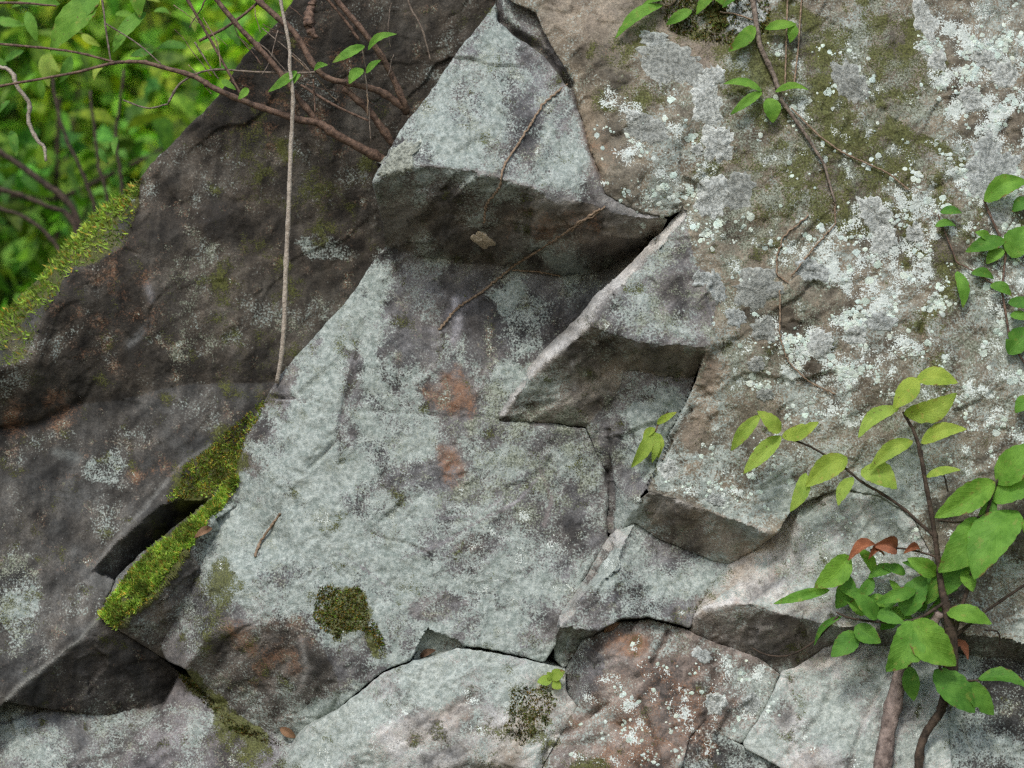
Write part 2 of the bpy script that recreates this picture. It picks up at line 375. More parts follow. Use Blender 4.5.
WHITE = paint(.10, [
 (.5, 1110, 160, 90, 160), (.45, 1120, 420, 80, 90),  (.52, 840, 300, 95, 120, 35), (.62, 880, 250, 55, 90, 40), (.60, 830, 370, 60, 40, 30), (.55, 990, 110, 60, 110), (.62, 960, 60, 36, 60, -30), (.55, 1000, 260, 40, 60),
 (.42, 720, 210, 40, 60, 20), (.45, 640, 160, 60, 70), (.20, 760, 120, 50, 90), (.30, 830, 120, 70, 90), (.15, 800, 300, 30, 30), (.45, 1000, 400, 60, 60), (.36, 740, 470, 70, 40),
 (.42, 650, 720, 90, 60), (.45, 740, 690, 40, 40), (.35, 900, 560, 100, 50), (.28, 860, 720, 90, 60), (.30, 430, 720, 130, 45, -25), (.34, 510, 560, 90, 40), (.30, 560, 740, 50, 40),
 (.46, 400, 160, 22, 18, -40), (.42, 458, 318, 12, 30, 12), (.25, 590, 160, 22, 50, -15), (.05, 170, 330, 190, 200), (.30, 325, 248, 40, 14, 10), (.18, 190, 280, 50, 60),
 (.05, 500, 225, 120, 30), (.05, 620, 385, 90, 24, -20), (.05, 700, 530, 60, 18, 25), (.05, 760, 635, 80, 22, 12), (.05, 100, 670, 90, 40), (.05, 260, 680, 60, 40)])
MOSSM = paint(.08, [
 (.42, 205, 610, 24, 50, 15), (.40, 190, 520, 60, 16, -45),  (.85, 348, 612, 26, 25, 20), (.8, 372, 640, 8, 20, -35), (.64, 790, 70, 90, 70, 20), (.60, 690, 30, 70, 30, 0), (.62, 850, 170, 120, 70, 10), (.5, 780, 160, 60, 80), (.45, 930, 280, 40, 80), (.54, 880, 60, 60, 60), (.45, 640, 70, 45, 60),
 (.55, 210, 460, 40, 24, -45), (.80, 205, 480, 34, 18, -45), (.33, 270, 350, 60, 30, -45), (.36, 265, 160, 50, 40), (.34, 330, 200, 40, 50), (.30, 250, 290, 60, 60), (.55, 240, 745, 40, 22, 40),
 (.75, 225, 710, 60, 9, 42), (.55, 530, 720, 30, 36, -30), (.35, 500, 745, 40, 25), (.40, 560, 770, 40, 20), (.5, 220, 590, 16, 40, 10), (.35, 15, 600, 30, 40), (.5, 30, 710, 16, 6, -15),
 (.40, 990, 230, 40, 40), (.45, 715, 590, 30, 8, -50), (.35, 940, 400, 40, 20), (.30, 730, 170, 40, 60)])
MOSSM[mossm] = .80; MOSSM[in_poly(QX, QY, MOSS_UP) & (seg_dist(QX, QY, [(-260, 512), (-60, 360), (0, 315), (38, 280), (70, 241), (97, 212), (140, 178)]) > 22)] = .48
RUST = paint(0, [
 (.75, 458, 393, 19, 24, -20, .6, .35), (.62, 450, 462, 19, 22, -20, .6, .4), (.35, 436, 395, 16, 18), (.60, 628, 648, 26, 14, -15), (.52, 655, 720, 70, 50, -20), (.45, 690, 735, 30, 40), (.35, 640, 690, 40, 30),
 (.40, 270, 640, 40, 40), (.3, 40, 415, 46, 22, -20), (.2, 110, 300, 60, 60, -30), (.2, 300, 90, 60, 60), (.30, 560, 225, 60, 20), (.3, 600, 150, 16, 30, -10), (.25, 760, 580, 40, 10, -45), (.30, 810, 760, 30, 14),
 (.25, 430, 725, 40, 18, -20), (.28, 930, 320, 16, 40), (.28, 470, 545, 16, 10), (.25, 120, 470, 60, 14)])
DARK = paint(.12, [
 (.55, 215, 220, 26, 30), (.35, 160, 320, 110, 110), (.40, 270, 60, 120, 70), (.28, 120, 440, 120, 50), (.3, 450, 215, 90, 30), (.30, 470, 440, 60, 50), (.25, 540, 500, 60, 60), (.30, 255, 680, 60, 40),
 (.30, 720, 750, 40, 20), (.30, 985, 690, 40, 40), (.25, 350, 420, 12, 40), (.4, 900, 240, 12, 14), (.3, 640, 600, 30, 40, -40), (.35, 700, 690, 60, 30)])
GREY = paint(.15, [
 (.44, 1130, 250, 130, 320),  (.44, 820, 180, 190, 190, 0), (.42, 960, 280, 90, 140, 0),  (.62, 860, 110, 90, 90, 20), (.62, 770, 210, 60, 60, 20), (.55, 800, 250, 50, 50), (.6, 760, 370, 36, 26, 20), (.45, 960, 250, 60, 100), (.5, 1000, 350, 60, 60), (.45, 760, 60, 50, 40),
 (.4, 660, 290, 50, 30), (.45, 900, 420, 60, 30), (.35, 30, 590, 30, 50), (.45, 520, 450, 90, 70), (.4, 640, 720, 60, 40), (.40, 850, 560, 80, 40), (.35, 190, 300, 40, 60), (.05, 100, 670, 90, 40), (.05, 500, 225, 120, 30)])

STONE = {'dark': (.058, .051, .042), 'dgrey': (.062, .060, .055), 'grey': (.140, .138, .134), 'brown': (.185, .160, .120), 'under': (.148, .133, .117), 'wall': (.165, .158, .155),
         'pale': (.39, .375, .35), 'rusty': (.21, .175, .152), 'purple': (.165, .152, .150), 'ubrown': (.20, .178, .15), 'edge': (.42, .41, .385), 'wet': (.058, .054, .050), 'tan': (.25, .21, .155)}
BLOCKS = {}
TEAL *= 1-.75*np.clip(RUST*1.5, 0, 1); GREY *= 1-.6*np.clip(RUST*1.5, 0, 1)
DARK = np.clip(DARK+.08*CR, 0, .95); TEAL -= .06*CR
# worn pale arrises with edge light painted in, quartz veins, tan ledges: (polyline, half width, amount, colour)
EL = np.zeros_like(PX); ELC = np.zeros(PX.shape+(3,)); P_, T_, V_ = (.43, .42, .39), (.27, .215, .15), (.40, .39, .40)
_wob = np.clip(.9+.4*perlin(PX/9, PY/9, 91.)+.35*perlin(PX/3.5, PY/3.5, 92.), 0, 1.25)
for pl, wd, am, cc in [([(97, 562), (140, 513), (182, 465), (211, 445)], 2.5, .6, (.24, .24, .22)), ([(6, 701), (23, 684), (79, 641), (100, 618), (118, 585), (146, 555)], 2.4, .75, (.28, .28, .25)), ([(683, 213), (655, 240), (632, 266)], 2.6, .8, P_), ([(640, 260), (612, 290), (586, 318)], 5.5, .85, (.47, .46, .43)), ([(590, 318), (560, 346), (530, 376)], 4.5, .9, (.56, .55, .52)), ([(530, 376), (515, 396), (503, 416)], 3.2, .9, (.50, .49, .46)),
                   ([(618, 530), (600, 560), (580, 592), (566, 618)], 4, .12, P_), ([(650, 491), (708, 511), (770, 532)], 1.8, .6, P_), ([(422, 164), (495, 175), (533, 187)], 1.6, .5, P_), ([(735, 601), (706, 608)], 4, .9, (.5, .49, .46)), ([(603, 200), (640, 214), (662, 217)], 6, .6, P_), ([(455, 300), (458, 322), (454, 342)], 5, .85, (.45, .44, .46)), ([(466, 300), (450, 315)], 7, .6, (.36, .35, .38)),
                   ([(572, 362), (575, 388)], 2.2, .8, P_), ([(536, 205), (556, 203), (571, 200)], 4, .7, P_), ([(300, 690), (308, 665), (302, 640)], 3, .5, P_), ([(425, 520), (470, 515), (500, 500)], 1.8, .5, V_), ([(400, 560), (440, 545), (480, 520)], 1.8, .6, V_), ([(480, 520), (520, 500), (545, 470)], 1.6, .5, V_), ([(335, 550), (360, 565), (385, 585)], 1.6, .6, V_),
                   ([(130, 345), (150, 325)], 3.5, .6, (.26, .27, .27)), ([(147, 285), (152, 300)], 4, .5, (.26, .26, .27)), ([(56, 452), (78, 460)], 5, .4, (.22, .25, .24)), ([(776, 537), (752, 556), (730, 580), (705, 604)], 9, .8, T_), ([(790, 520), (765, 552), (742, 580)], 6, .55, T_), ([(612, 440), (604, 475), (608, 520)], 5, .18, (.21, .18, .15)),
                   ([(586, 105), (592, 140), (600, 165)], 8, .6, T_), ([(540, 470), (553, 500), (545, 525)], 2, .5, (.3, .26, .25)), ([(690, 470), (720, 482), (750, 500)], 12, .4, T_), ([(700, 60), (640, 20), (560, 12)], 26, .55, (.30, .25, .20)), ([(715, 370), (705, 410), (690, 440)], 12, .6, (.27, .22, .17)), ([(752, 20), (745, 5)], 16, .5, (.36, .33, .30)), ([(420, 330), (470, 330)], 3, .3, V_), ([(540, 690), (520, 735), (500, 768)], 16, .5, (.22, .18, .12))]:
    e_ = np.clip((am if wd > 9 else am*np.clip(.85+.55*perlin(u_/60, v_/2.2, 93.), .25, 1.1))*np.exp(-(seg_dist(QX, QY, pl)/wd)**2)*_wob, 0, 1); m_ = e_ > EL; EL[m_] = e_[m_]; ELC[m_] = cc
TONE = paint(1., [(1.25, 655, 425, 28, 45, -15), (.6, 205, 600, 22, 55, 15), (.75, 520, 450, 40, 40), (.7, 455, 120, 40, 20, -50), (.55, 500, 330, 75, 55, 15), (.7, 590, 290, 30, 40), (.75, 560, 500, 50, 70), (.8, 300, 640, 40, 30), (.7, 590, 670, 18, 34), (.75, 610, 590, 26, 40, -50), (.8, 700, 700, 60, 40), (.62, 215, 225, 22, 28), (.7, 300, 60, 90, 60), (1.5, 210, 300, 36, 60), (.75, 110, 320, 60, 50), (1.25, 60, 600, 60, 60), (.8, 40, 450, 100, 30), (.75, 620, 400, 80, 16, -25), (.7, 450, 85, 22, 20)])  # mineral tone, plus shade below overhang and in recesses painted into the stone
CAP_ = paint(.06, [(.52, 328, 250, 42, 13, 10, .5, .9), (.15, 195, 310, 26, 60), (.45, 18, 600, 22, 50), (.35, 110, 470, 26, 16)])
TEAL_A = np.minimum(TEAL, CAP_)+np.where(CAP_ > .3, .2, 0)*0; TEAL_A = np.where(CAP_ > .2, CAP_, TEAL_A); WHITE_A = np.minimum(WHITE, .05); GREY_A = paint(.03, [(.32, 195, 300, 32, 70), (.38, 15, 595, 26, 50), (.2, 300, 330, 40, 40)])
def zfield(sc, seed, o=5, r=.62, sx=1., sy=1.):
    f = fbm(PX/sc*sx, PY/sc*sy, seed, o, r); return (f-f.mean())/f.std()
Z1, Z2, Z3, Z4 = zfield(46, 101.), zfield(30, 102., 5, .6), zfield(24, 103., 4, .6), zfield(70, 104., 5, .62)
ZS = fbm(u_/70, v_/12, 105., 4, .6); ZS = (ZS-ZS.mean())/ZS.std()
ZV = fbm((PX+.15*PY)/13, PY/85, 106., 4, .6); ZV = (ZV-ZV.mean())/ZV.std()
VARI = np.clip(1+.22*Z4+.14*Z2+.15*ZS, .35, 1.8); WARM = np.clip(.5+.28*Z1, 0, 1)
TOP = np.full((NY, NX, 3), np.nan); TOPH = np.full((NY, NX), -200.); TOPX = PX.copy(); TOPY = PY.copy()

def block(name, label, facets, blur=1, wall=60, flare=7, straight=14, drop_k=.55, streak=0., rel_k=1., fac_k=.9, teal=None, white=None, grey=None):
    """facets: (part name, stone colour, boundary [(x,y,h)], inner points). One closed rock with its faces as parts."""
    H = np.full((NY, NX), np.nan); FV = np.full((NY, NX), -1); FC = np.full(CX.shape, -1)
    for k, (pn, st_, bd, inn) in enumerate(facets):
        for t in tris_of(bd, inn):
            raster(t, QX, QY, H, FV, k); raster(t, CQX, CQY, None, FC, k, False)
    ins = FC >= 0
    if not ins.any(): return
    need = np.zeros((NY, NX), bool)
    for dy in (0, 1):
        for dx in (0, 1): need[dy:NY-1+dy, dx:NX-1+dx] |= ins
    M = ~np.isnan(H); H = np.where(M, H, 0)
    for _ in range(10):
        G, M2 = dil(H, M); H = np.where(M, H, G); M = M2 if True else M
        if _ > 2 and not (need & ~M).any(): break
    H0 = H.copy()
    for _ in range(blur):
        for k in range(len(facets)):
            m = FV == k
            G, _m = dil(H, m); H = np.where(m, G, H)
    edge_d = np.zeros((NY, NX)); cur = np.ones((NY, NX), bool)
    allin = np.ones((NY, NX), bool)
    P = np.pad(ins, 1)
    for dy in (0, 1):
        for dx in (0, 1): allin &= P[dy:dy+NY, dx:dx+NX]
    cur = allin.copy(); edge_d = need.astype(float)*0; drop = np.where(need & ~allin, 1., 0.)
    level = [3.0, .9, .25]; Hd = np.where(need & ~cur, level[0], 0.)
    for l in level[1:]:
        Pp = np.pad(cur, 1); nxt = np.ones_like(cur)
        for dy in (0, 1, 2):
            for dx in (0, 1, 2): nxt &= Pp[dy:dy+NY, dx:dx+NX]
        Hd = np.where(cur & ~nxt, l, Hd); cur = nxt
    gyy, gxx = np.gradient(np.where(M, H, np.nan_to_num(H)), gy, gx)
    gxx = np.clip(np.where(M, gxx, 0), -2, 2); gyy = np.clip(np.where(M, gyy, 0), -2, 2)
    gxx[need & ~allin] = 0; gyy[need & ~allin] = 0
    nl = np.sqrt(1+gxx**2+gyy**2)
    r = REL*rel_k + FACETS*fac_k
    for k, f in enumerate(facets):
        if 'underside' in f[0]:                      # split bedding shows as steps under the overhangs
            m = FV == k; r[m] += (.35*np.clip(perlin(PX/70, (PY+.18*PX)/9, 61.)/.12, -1, 1)+.2*perlin(PX/40, (PY-.1*PX)/4, 62.))[m]; r[m] += FACETS[m]*.5
    X = PX - gxx/nl*r; Y = PY - gyy/nl*r; HH = H - Hd*drop_k + r/nl
    # smooth the outline
    idx = np.full((NY, NX), -1); vid = np.nonzero(need.ravel())[0]; idx.ravel()[vid] = np.arange(len(vid))
    jj, ii = np.nonzero(ins)
    Q = np.stack([idx[jj, ii], idx[jj+1, ii], idx[jj+1, ii+1], idx[jj, ii+1]], -1)
    pid = FC[jj, ii]
    x, y, h = X.ravel()[vid].copy(), Y.ravel()[vid].copy(), HH.ravel()[vid].copy()
    E = np.concatenate([Q[:, [0, 1]], Q[:, [1, 2]], Q[:, [2, 3]], Q[:, [3, 0]]])
    key = np.sort(E, 1); kk = key[:, 0].astype(np.int64)*len(vid)+key[:, 1]
    _, inv, cnt = np.unique(kk, return_inverse=True, return_counts=True)
    B = E[cnt[inv] == 1]
    for _ in range(3):
        for arr in (x, y):
            s_ = np.zeros(len(vid)); n_ = np.zeros(len(vid))
            np.add.at(s_, B[:, 0], arr[B[:, 1]]); np.add.at(s_, B[:, 1], arr[B[:, 0]]); np.add.at(n_, B[:, 0], 1); np.add.at(n_, B[:, 1], 1)
            b = n_ > 0; arr[b] = .4*arr[b] + .6*s_[b]/n_[b]
    V = W(x, y, h)
    T = TOP.reshape(-1, 3); hi = h > TOPH.ravel()[vid]
    T[vid[hi]] = V[hi]; TOPH.ravel()[vid[hi]] = h[hi]; TOPX.ravel()[vid[hi]] = x[hi]; TOPY.ravel()[vid[hi]] = y[hi]
    # attributes
    stone = np.zeros((len(facets), 3))
    for k, f in enumerate(facets): stone[k] = STONE[f[1]]
    fv = FV.copy().astype(float); Mv = FV >= 0
    for _ in range(8):
        G, M2 = dil(fv, Mv); fv = np.where(Mv, fv, np.round(G)); Mv = M2
    fk = np.clip(fv.ravel()[vid].astype(int), 0, len(facets)-1)
    sc = stone[fk]
    g_ = lambda a: a.ravel()[vid]
    wm = g_(WARM)[:, None]; sc = sc*g_(VARI)[:, None]*((1-wm)*np.array([.97, 1., 1.02])+wm*np.array([1.06, .99, .92]))
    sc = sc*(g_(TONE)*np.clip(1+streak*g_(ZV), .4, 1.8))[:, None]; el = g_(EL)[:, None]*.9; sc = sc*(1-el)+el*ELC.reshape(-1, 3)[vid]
    zz = lambda m, k, n, a: (g_(m)-.5)*k + a*g_(n)
    tl, wh, gr = (a if b is None else b for a, b in ((TEAL, teal), (WHITE, white), (GREY, grey)))
    msk = np.stack([zz(tl-.03, 4.0, Z1, .45)+.50*g_(Z4)-3*g_(EL), zz(wh-.15, 5.0, Z3, .8)-2*g_(EL), zz(MOSSM, 4.4, Z2, .7)-g_(EL)], -1)
    stn = np.stack([zz(RUST, 4.4, Z3, .7), zz(DARK, 4.0, Z2, .75)-1.5*g_(EL), zz(gr-.03, 4.4, Z3, .7)-2.5*g_(EL)], -1)
    cen = V.mean(0); base = (float(cen[0]), float(cen[1]), float(V[:, 2].min()))
    root = thing(name, label, 'rock', base)
    parts = {}
    for k, f in enumerate(facets): parts.setdefault(f[0], []).append(k)
    BV = np.unique(B)
    first = True
    for pn, ks in parts.items():
        sel = np.isin(pid, ks)
        if not sel.any(): continue
        q = Q[sel]; used = np.unique(q); mp = np.full(len(vid), -1); mp[used] = np.arange(len(used))
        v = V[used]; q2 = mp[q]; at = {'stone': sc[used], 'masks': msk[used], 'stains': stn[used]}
        # walls running back into the hill along this part's share of the outline
        bs = B[np.isin(kk[cnt[inv] == 1], kk[np.tile(sel, 4)])]
        if len(bs):
            bu = np.unique(bs); bm = np.full(len(vid), -1); bm[bu] = np.arange(len(bu))+len(used)
            ox, oy = np.zeros(len(vid)), np.zeros(len(vid))          # outward direction in the face plane
            ex, ey = x[bs[:, 1]]-x[bs[:, 0]], y[bs[:, 1]]-y[bs[:, 0]]
            for q_ in (0, 1): np.add.at(ox, bs[:, q_], -ey); np.add.at(oy, bs[:, q_], ex)
            ol = np.hypot(ox, oy)+1e-6; ox, oy = ox/ol*flare, oy/ol*flare
            nb_ = len(bu); back = np.concatenate([W(x[bu], y[bu], h[bu]-straight), W(x[bu]+ox[bu], y[bu]+oy[bu], h[bu]-straight-wall)]); v = np.concatenate([v, back])
            q2 = np.concatenate([q2, np.stack([mp[bs[:, 1]], mp[bs[:, 0]], bm[bs[:, 0]], bm[bs[:, 1]]], -1), np.stack([bm[bs[:, 1]], bm[bs[:, 0]], bm[bs[:, 0]]+nb_, bm[bs[:, 1]]+nb_], -1)])
            at = {k: np.concatenate([a, a[mp[bu]], a[mp[bu]]]) for k, a in at.items()}
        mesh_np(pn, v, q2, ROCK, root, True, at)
    BLOCKS[name] = root
    return root

A = block('dark_slab', 'dark brown-black tilted rock slab behind the hanging vine, moss on its sloping edge', [
 ('front_face', 'dark', [(-500, 770, -20), (-150, 472, -30), (0, 369, -35), (32, 359, -38), (38, 326, -42), (56, 297, -45), (67, 277, -50), (103, 259, -55), (126, 244, -62), (140, 180, -75), (158, 203, -72), (170, 239, -60), (176, 282, -66), (173, 332, -70), (182, 356, -74), (183, 385, -80), (120, 400, -84), (79, 404, -86), (60, 413, -86), (38, 426, -84), (0, 430, -82), (-200, 560, -70), (-500, 800, -60)], [(60, 360, -58), (110, 300, -60), (100, 380, -78)]),
 ('front_face', 'dark', [(140, 180, -75), (150, 165, -75), (185, 130, -75), (217, 98, -74), (245, 55, -70), (275, 26, -66), (300, -10, -62), (380, -120, -60), (600, -400, -90), (640, -380, -140), (570, -60, -120), (470, 130, -115), (440, 250, -115), (340, 380, -105), (183, 385, -80), (182, 356, -74), (173, 332, -70), (176, 282, -66), (170, 239, -60), (158, 203, -72)], [(260, 200, -84), (320, 120, -82)]),
 ('lower_face', 'dgrey', [(-500, 800, -60), (-200, 560, -72), (0, 430, -82), (38, 426, -84), (60, 413, -86), (79, 404, -86), (120, 400, -84), (183, 385, -80), (340, 380, -105), (268, 392, -84), (211, 445, -62), (182, 465, -54), (97, 562, -30), (91, 571, -27), (117, 577, -26), (108, 598, -16), (100, 618, -5), (79, 641, 0), (23, 684, 8), (6, 701, 10), (-300, 960, 40), (-500, 1100, 40)], [(60, 520, -48), (120, 460, -64), (40, 600, -24)]),
 ('ledge', 'dgrey', [(97, 562, -30), (182, 465, -54), (211, 445, -62), (268, 392, -84), (300, 420, -90), (260, 470, -80), (208, 500, -52), (182, 500, -44), (164, 503, -38), (146, 518, -33), (117, 542, -29), (91, 571, -26)], []),
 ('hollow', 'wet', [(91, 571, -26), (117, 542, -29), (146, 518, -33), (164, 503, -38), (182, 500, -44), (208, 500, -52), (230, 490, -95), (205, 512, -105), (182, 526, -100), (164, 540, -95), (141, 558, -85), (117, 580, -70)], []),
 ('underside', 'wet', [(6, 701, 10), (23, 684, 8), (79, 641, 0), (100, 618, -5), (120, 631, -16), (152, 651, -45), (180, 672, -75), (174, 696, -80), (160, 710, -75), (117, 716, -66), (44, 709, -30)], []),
 ('top_edge', 'dgrey', [(-500, 700, -130), (-150, 430, -140), (0, 315, -140), (12, 306, -138), (38, 280, -135), (70, 241, -130), (97, 212, -125), (129, 189, -110), (140, 180, -75), (126, 244, -62), (103, 259, -55), (67, 277, -50), (56, 297, -45), (38, 326, -42), (32, 359, -38), (0, 369, -35), (-150, 472, -30), (-500, 770, -20)], []),
], wall=160, flare=0, streak=.17, drop_k=.4, rel_k=.4, fac_k=.5, teal=TEAL_A, white=WHITE_A, grey=GREY_A)
Nb = block('mossy_wedge_rock', 'small brown rock wedge with a bright green moss crest', [
 ('crest', 'dgrey', [(270, 440, -80), (231, 477, -58), (205, 505, -54), (182, 521, -50), (164, 536, -44), (141, 553, -37), (117, 577, -28), (108, 598, -18), (100, 618, -5), (117, 628, 2), (132, 613, 3), (158, 593, 2), (179, 566, -3), (193, 543, -8), (215, 520, -20), (235, 506, -32), (260, 480, -50)], []),
 ('side_face', 'under', [(117, 628, 2), (132, 613, 3), (158, 593, 2), (179, 566, -3), (193, 543, -8), (215, 520, -20), (225, 540, -45), (215, 600, -50), (195, 650, -60), (165, 660, -60), (152, 651, -42), (120, 631, -12)], []),
], flare=0)
Ib = block('bottom_left_slab', 'smooth grey rock slab in the bottom left corner under the dark overhang', [
 ('face', 'grey', [(-500, 1080, 20), (-300, 940, 10), (6, 690, -50), (60, 690, -62), (117, 700, -78), (170, 690, -85), (190, 680, -80), (150, 745, -30), (124, 768, -10), (100, 820, 20), (60, 1700, 150), (-500, 1700, 150)], [(20, 740, -22), (80, 745, -28)]),
])
Hb = block('bottom_boulder', 'grey-pink boulder wedged at the bottom edge left of the long crack', [
 ('face', 'purple', [(114, 772, -6), (132, 739, -18), (164, 707, -42), (179, 673, -55), (200, 680, -60), (250, 722, -45), (295, 735, -40), (300, 750, -20), (280, 800, 20), (280, 1700, 150), (60, 1700, 150), (95, 820, 10)], [(190, 740, -8), (230, 760, 2)]),
])
Mb = block('main_rock_face', 'large pale blue-grey lichened rock face with a jutting dark overhang in the centre', [
 ('front_face', 'wall', [(386, 247, -25), (460, 262, -35), (500, 268, -40), (560, 275, -48), (580, 315, -45), (562, 344, -32), (540, 370, -14), (510, 404, -5), (498, 421, 0), (547, 423, 2), (585, 428, 5), (594, 448, 0), (609, 477, 3), (609, 530, 10), (609, 543, 12), (585, 582, 22), (562, 615, 33), (560, 630, 35), (556, 645, 36), (545, 662, 38), (515, 655, 38), (460, 644, 35), (427, 634, 33), (410, 659, 34), (381, 672, 32), (357, 692, 28), (340, 707, 22), (340, 690, 25), (334, 666, 25), (310, 625, 24), (293, 612, 20), (281, 622, 20), (240, 626, 5), (215, 628, 0), (202, 642, -4), (185, 668, -15), (164, 660, -32), (160, 645, -36), (175, 619, -30), (184, 581, -32), (195, 543, -36), (226, 500, -42), (235, 470, -40), (240, 445, -38), (268, 392, -38), (280, 375, -38), (320, 330, -34), (355, 290, -32), (372, 262, -32)],
  [(300, 450, -3), (400, 350, -10), (430, 430, 0), (300, 560, 14), (430, 560, 22), (520, 540, 18), (520, 470, 6), (232, 590, 4), (500, 330, -26), (270, 480, -8), (330, 380, -12)]),
 ('hollow', 'ubrown', [(405, 664, 12), (413, 657, 10), (428, 630, 14), (457, 640, 14), (470, 650, 12), (440, 668, 6)], []),
 ('lower_face', 'under', [(240, 626, 5), (281, 622, 20), (293, 612, 20), (310, 625, 24), (334, 666, 25), (340, 690, 25), (340, 707, 22), (335, 714, -2), (308, 726, -20), (292, 748, -38), (275, 748, -44), (234, 725, -50), (205, 695, -48), (185, 668, -15), (202, 642, -4), (215, 628, 0)], []),
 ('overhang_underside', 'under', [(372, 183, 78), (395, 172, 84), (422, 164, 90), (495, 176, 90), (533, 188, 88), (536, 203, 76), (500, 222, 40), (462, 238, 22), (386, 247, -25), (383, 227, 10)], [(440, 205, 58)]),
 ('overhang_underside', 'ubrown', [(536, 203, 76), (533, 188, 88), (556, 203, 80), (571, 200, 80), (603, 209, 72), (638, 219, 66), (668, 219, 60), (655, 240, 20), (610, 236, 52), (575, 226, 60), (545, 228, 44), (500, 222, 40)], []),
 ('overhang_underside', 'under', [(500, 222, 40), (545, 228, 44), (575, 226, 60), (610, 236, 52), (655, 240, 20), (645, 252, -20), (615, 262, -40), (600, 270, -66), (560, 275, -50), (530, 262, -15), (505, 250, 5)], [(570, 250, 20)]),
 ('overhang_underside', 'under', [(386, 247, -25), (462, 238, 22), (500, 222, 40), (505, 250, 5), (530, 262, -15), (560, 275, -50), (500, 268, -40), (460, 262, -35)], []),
 ('recess', 'grey', [(560, 275, -48), (600, 268, -60), (645, 252, -15), (655, 238, 10), (660, 244, 5), (632, 275, -30), (604, 300, -45), (586, 322, -45), (580, 315, -45)], []),
 ('upper_face', 'wall', [(372, 183, 78), (375, 176, 78), (400, 130, 68), (425, 100, 60), (460, 50, 45), (495, 5, 30), (505, -20, 22), (560, -60, 10), (556, -20, 14), (552, 15, 20), (562, 45, 26), (582, 80, 30), (586, 108, 38), (604, 176, 70), (603, 192, 74), (640, 212, 68), (668, 219, 60), (638, 219, 66), (603, 209, 72), (571, 200, 80), (556, 203, 80), (533, 188, 88), (495, 176, 90), (422, 164, 90), (395, 172, 84)], [(490, 90, 58)]),
], flare=0, straight=60, drop_k=.35, fac_k=.5)
Rb = block('right_rock_face', 'broad brown rock face at upper right, crusted with white lichen', [
 ('face', 'brown', [(500, -12, 30), (512, 2, 36), (535, 12, 40), (548, 40, 42), (571, 78, 42), (577, 108, 44), (600, 176, 74), (603, 192, 75), (640, 212, 68), (667, 218, 64), (682, 211, 66), (685, 215, 68), (694, 265, 80), (723, 283, 74), (714, 318, 80), (709, 348, 85), (702, 362, 76), (691, 392, 66), (682, 410, 62), (656, 465, 56), (647, 489, 57), (650, 492, 60), (679, 501, 70), (708, 512, 76), (767, 533, 86), (777, 533, 86), (794, 506, 77), (821, 495, 76), (841, 489, 76), (880, 497, 80), (915, 520, 87), (934, 560, 96), (944, 632, 105), (970, 635, 106), (1005, 640, 106), (1024, 646, 108), (1100, 640, 112), (1500, 600, 120), (1500, -500, -60), (640, -500, -80), (560, -140, -10), (505, -40, 22)],
  [(620, 60, 42), (700, 100, 60), (650, 170, 74), (760, 200, 66), (850, 100, 44), (850, 300, 68), (950, 200, 52), (760, 420, 66), (980, 330, 72), (1024, 0, 16), (750, 330, 70), (700, 450, 66), (880, 400, 74), (780, 0, 34), (980, 430, 80), (1000, 520, 88), (1200, 300, 70)]),
 ('wedge_edge', 'edge', [(682, 211, 60), (656, 236, 46), (624, 271, 45), (597, 294, 42), (580, 315, 40), (547, 344, 20), (527, 370, 9), (506, 400, -2), (497, 420, -4), (503, 418, 3), (509, 404, 9), (539, 370, 34), (568, 344, 58), (591, 326, 75), (597, 309, 74), (626, 285, 72), (644, 262, 71), (662, 242, 70), (685, 215, 68)], []),
 ('wedge_face', 'wall', [(685, 215, 68), (694, 265, 80), (723, 283, 74), (714, 318, 80), (709, 348, 85), (638, 341, 85), (591, 326, 75), (597, 309, 74), (626, 285, 72), (644, 262, 71), (662, 242, 70)], []),
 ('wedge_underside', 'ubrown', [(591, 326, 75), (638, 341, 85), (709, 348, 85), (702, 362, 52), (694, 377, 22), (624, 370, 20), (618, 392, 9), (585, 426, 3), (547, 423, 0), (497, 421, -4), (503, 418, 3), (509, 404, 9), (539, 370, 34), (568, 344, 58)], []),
 ('recess', 'wall', [(624, 370, 20), (694, 377, 22), (690, 392, 24), (681, 410, 26), (655, 465, 32), (646, 489, 38), (638, 501, 42), (635, 522, 26), (618, 532, 14), (609, 534, 8), (609, 477, 1), (594, 448, -2), (585, 426, 3), (618, 392, 9)], []),
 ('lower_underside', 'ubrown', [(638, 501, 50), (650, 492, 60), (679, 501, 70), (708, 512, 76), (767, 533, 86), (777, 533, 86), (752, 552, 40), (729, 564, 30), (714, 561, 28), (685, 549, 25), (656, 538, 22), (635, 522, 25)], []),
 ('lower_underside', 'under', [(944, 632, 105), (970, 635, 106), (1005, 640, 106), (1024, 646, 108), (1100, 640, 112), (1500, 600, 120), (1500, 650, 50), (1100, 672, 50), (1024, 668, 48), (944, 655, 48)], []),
], flare=0, straight=60, drop_k=.2, fac_k=.7)
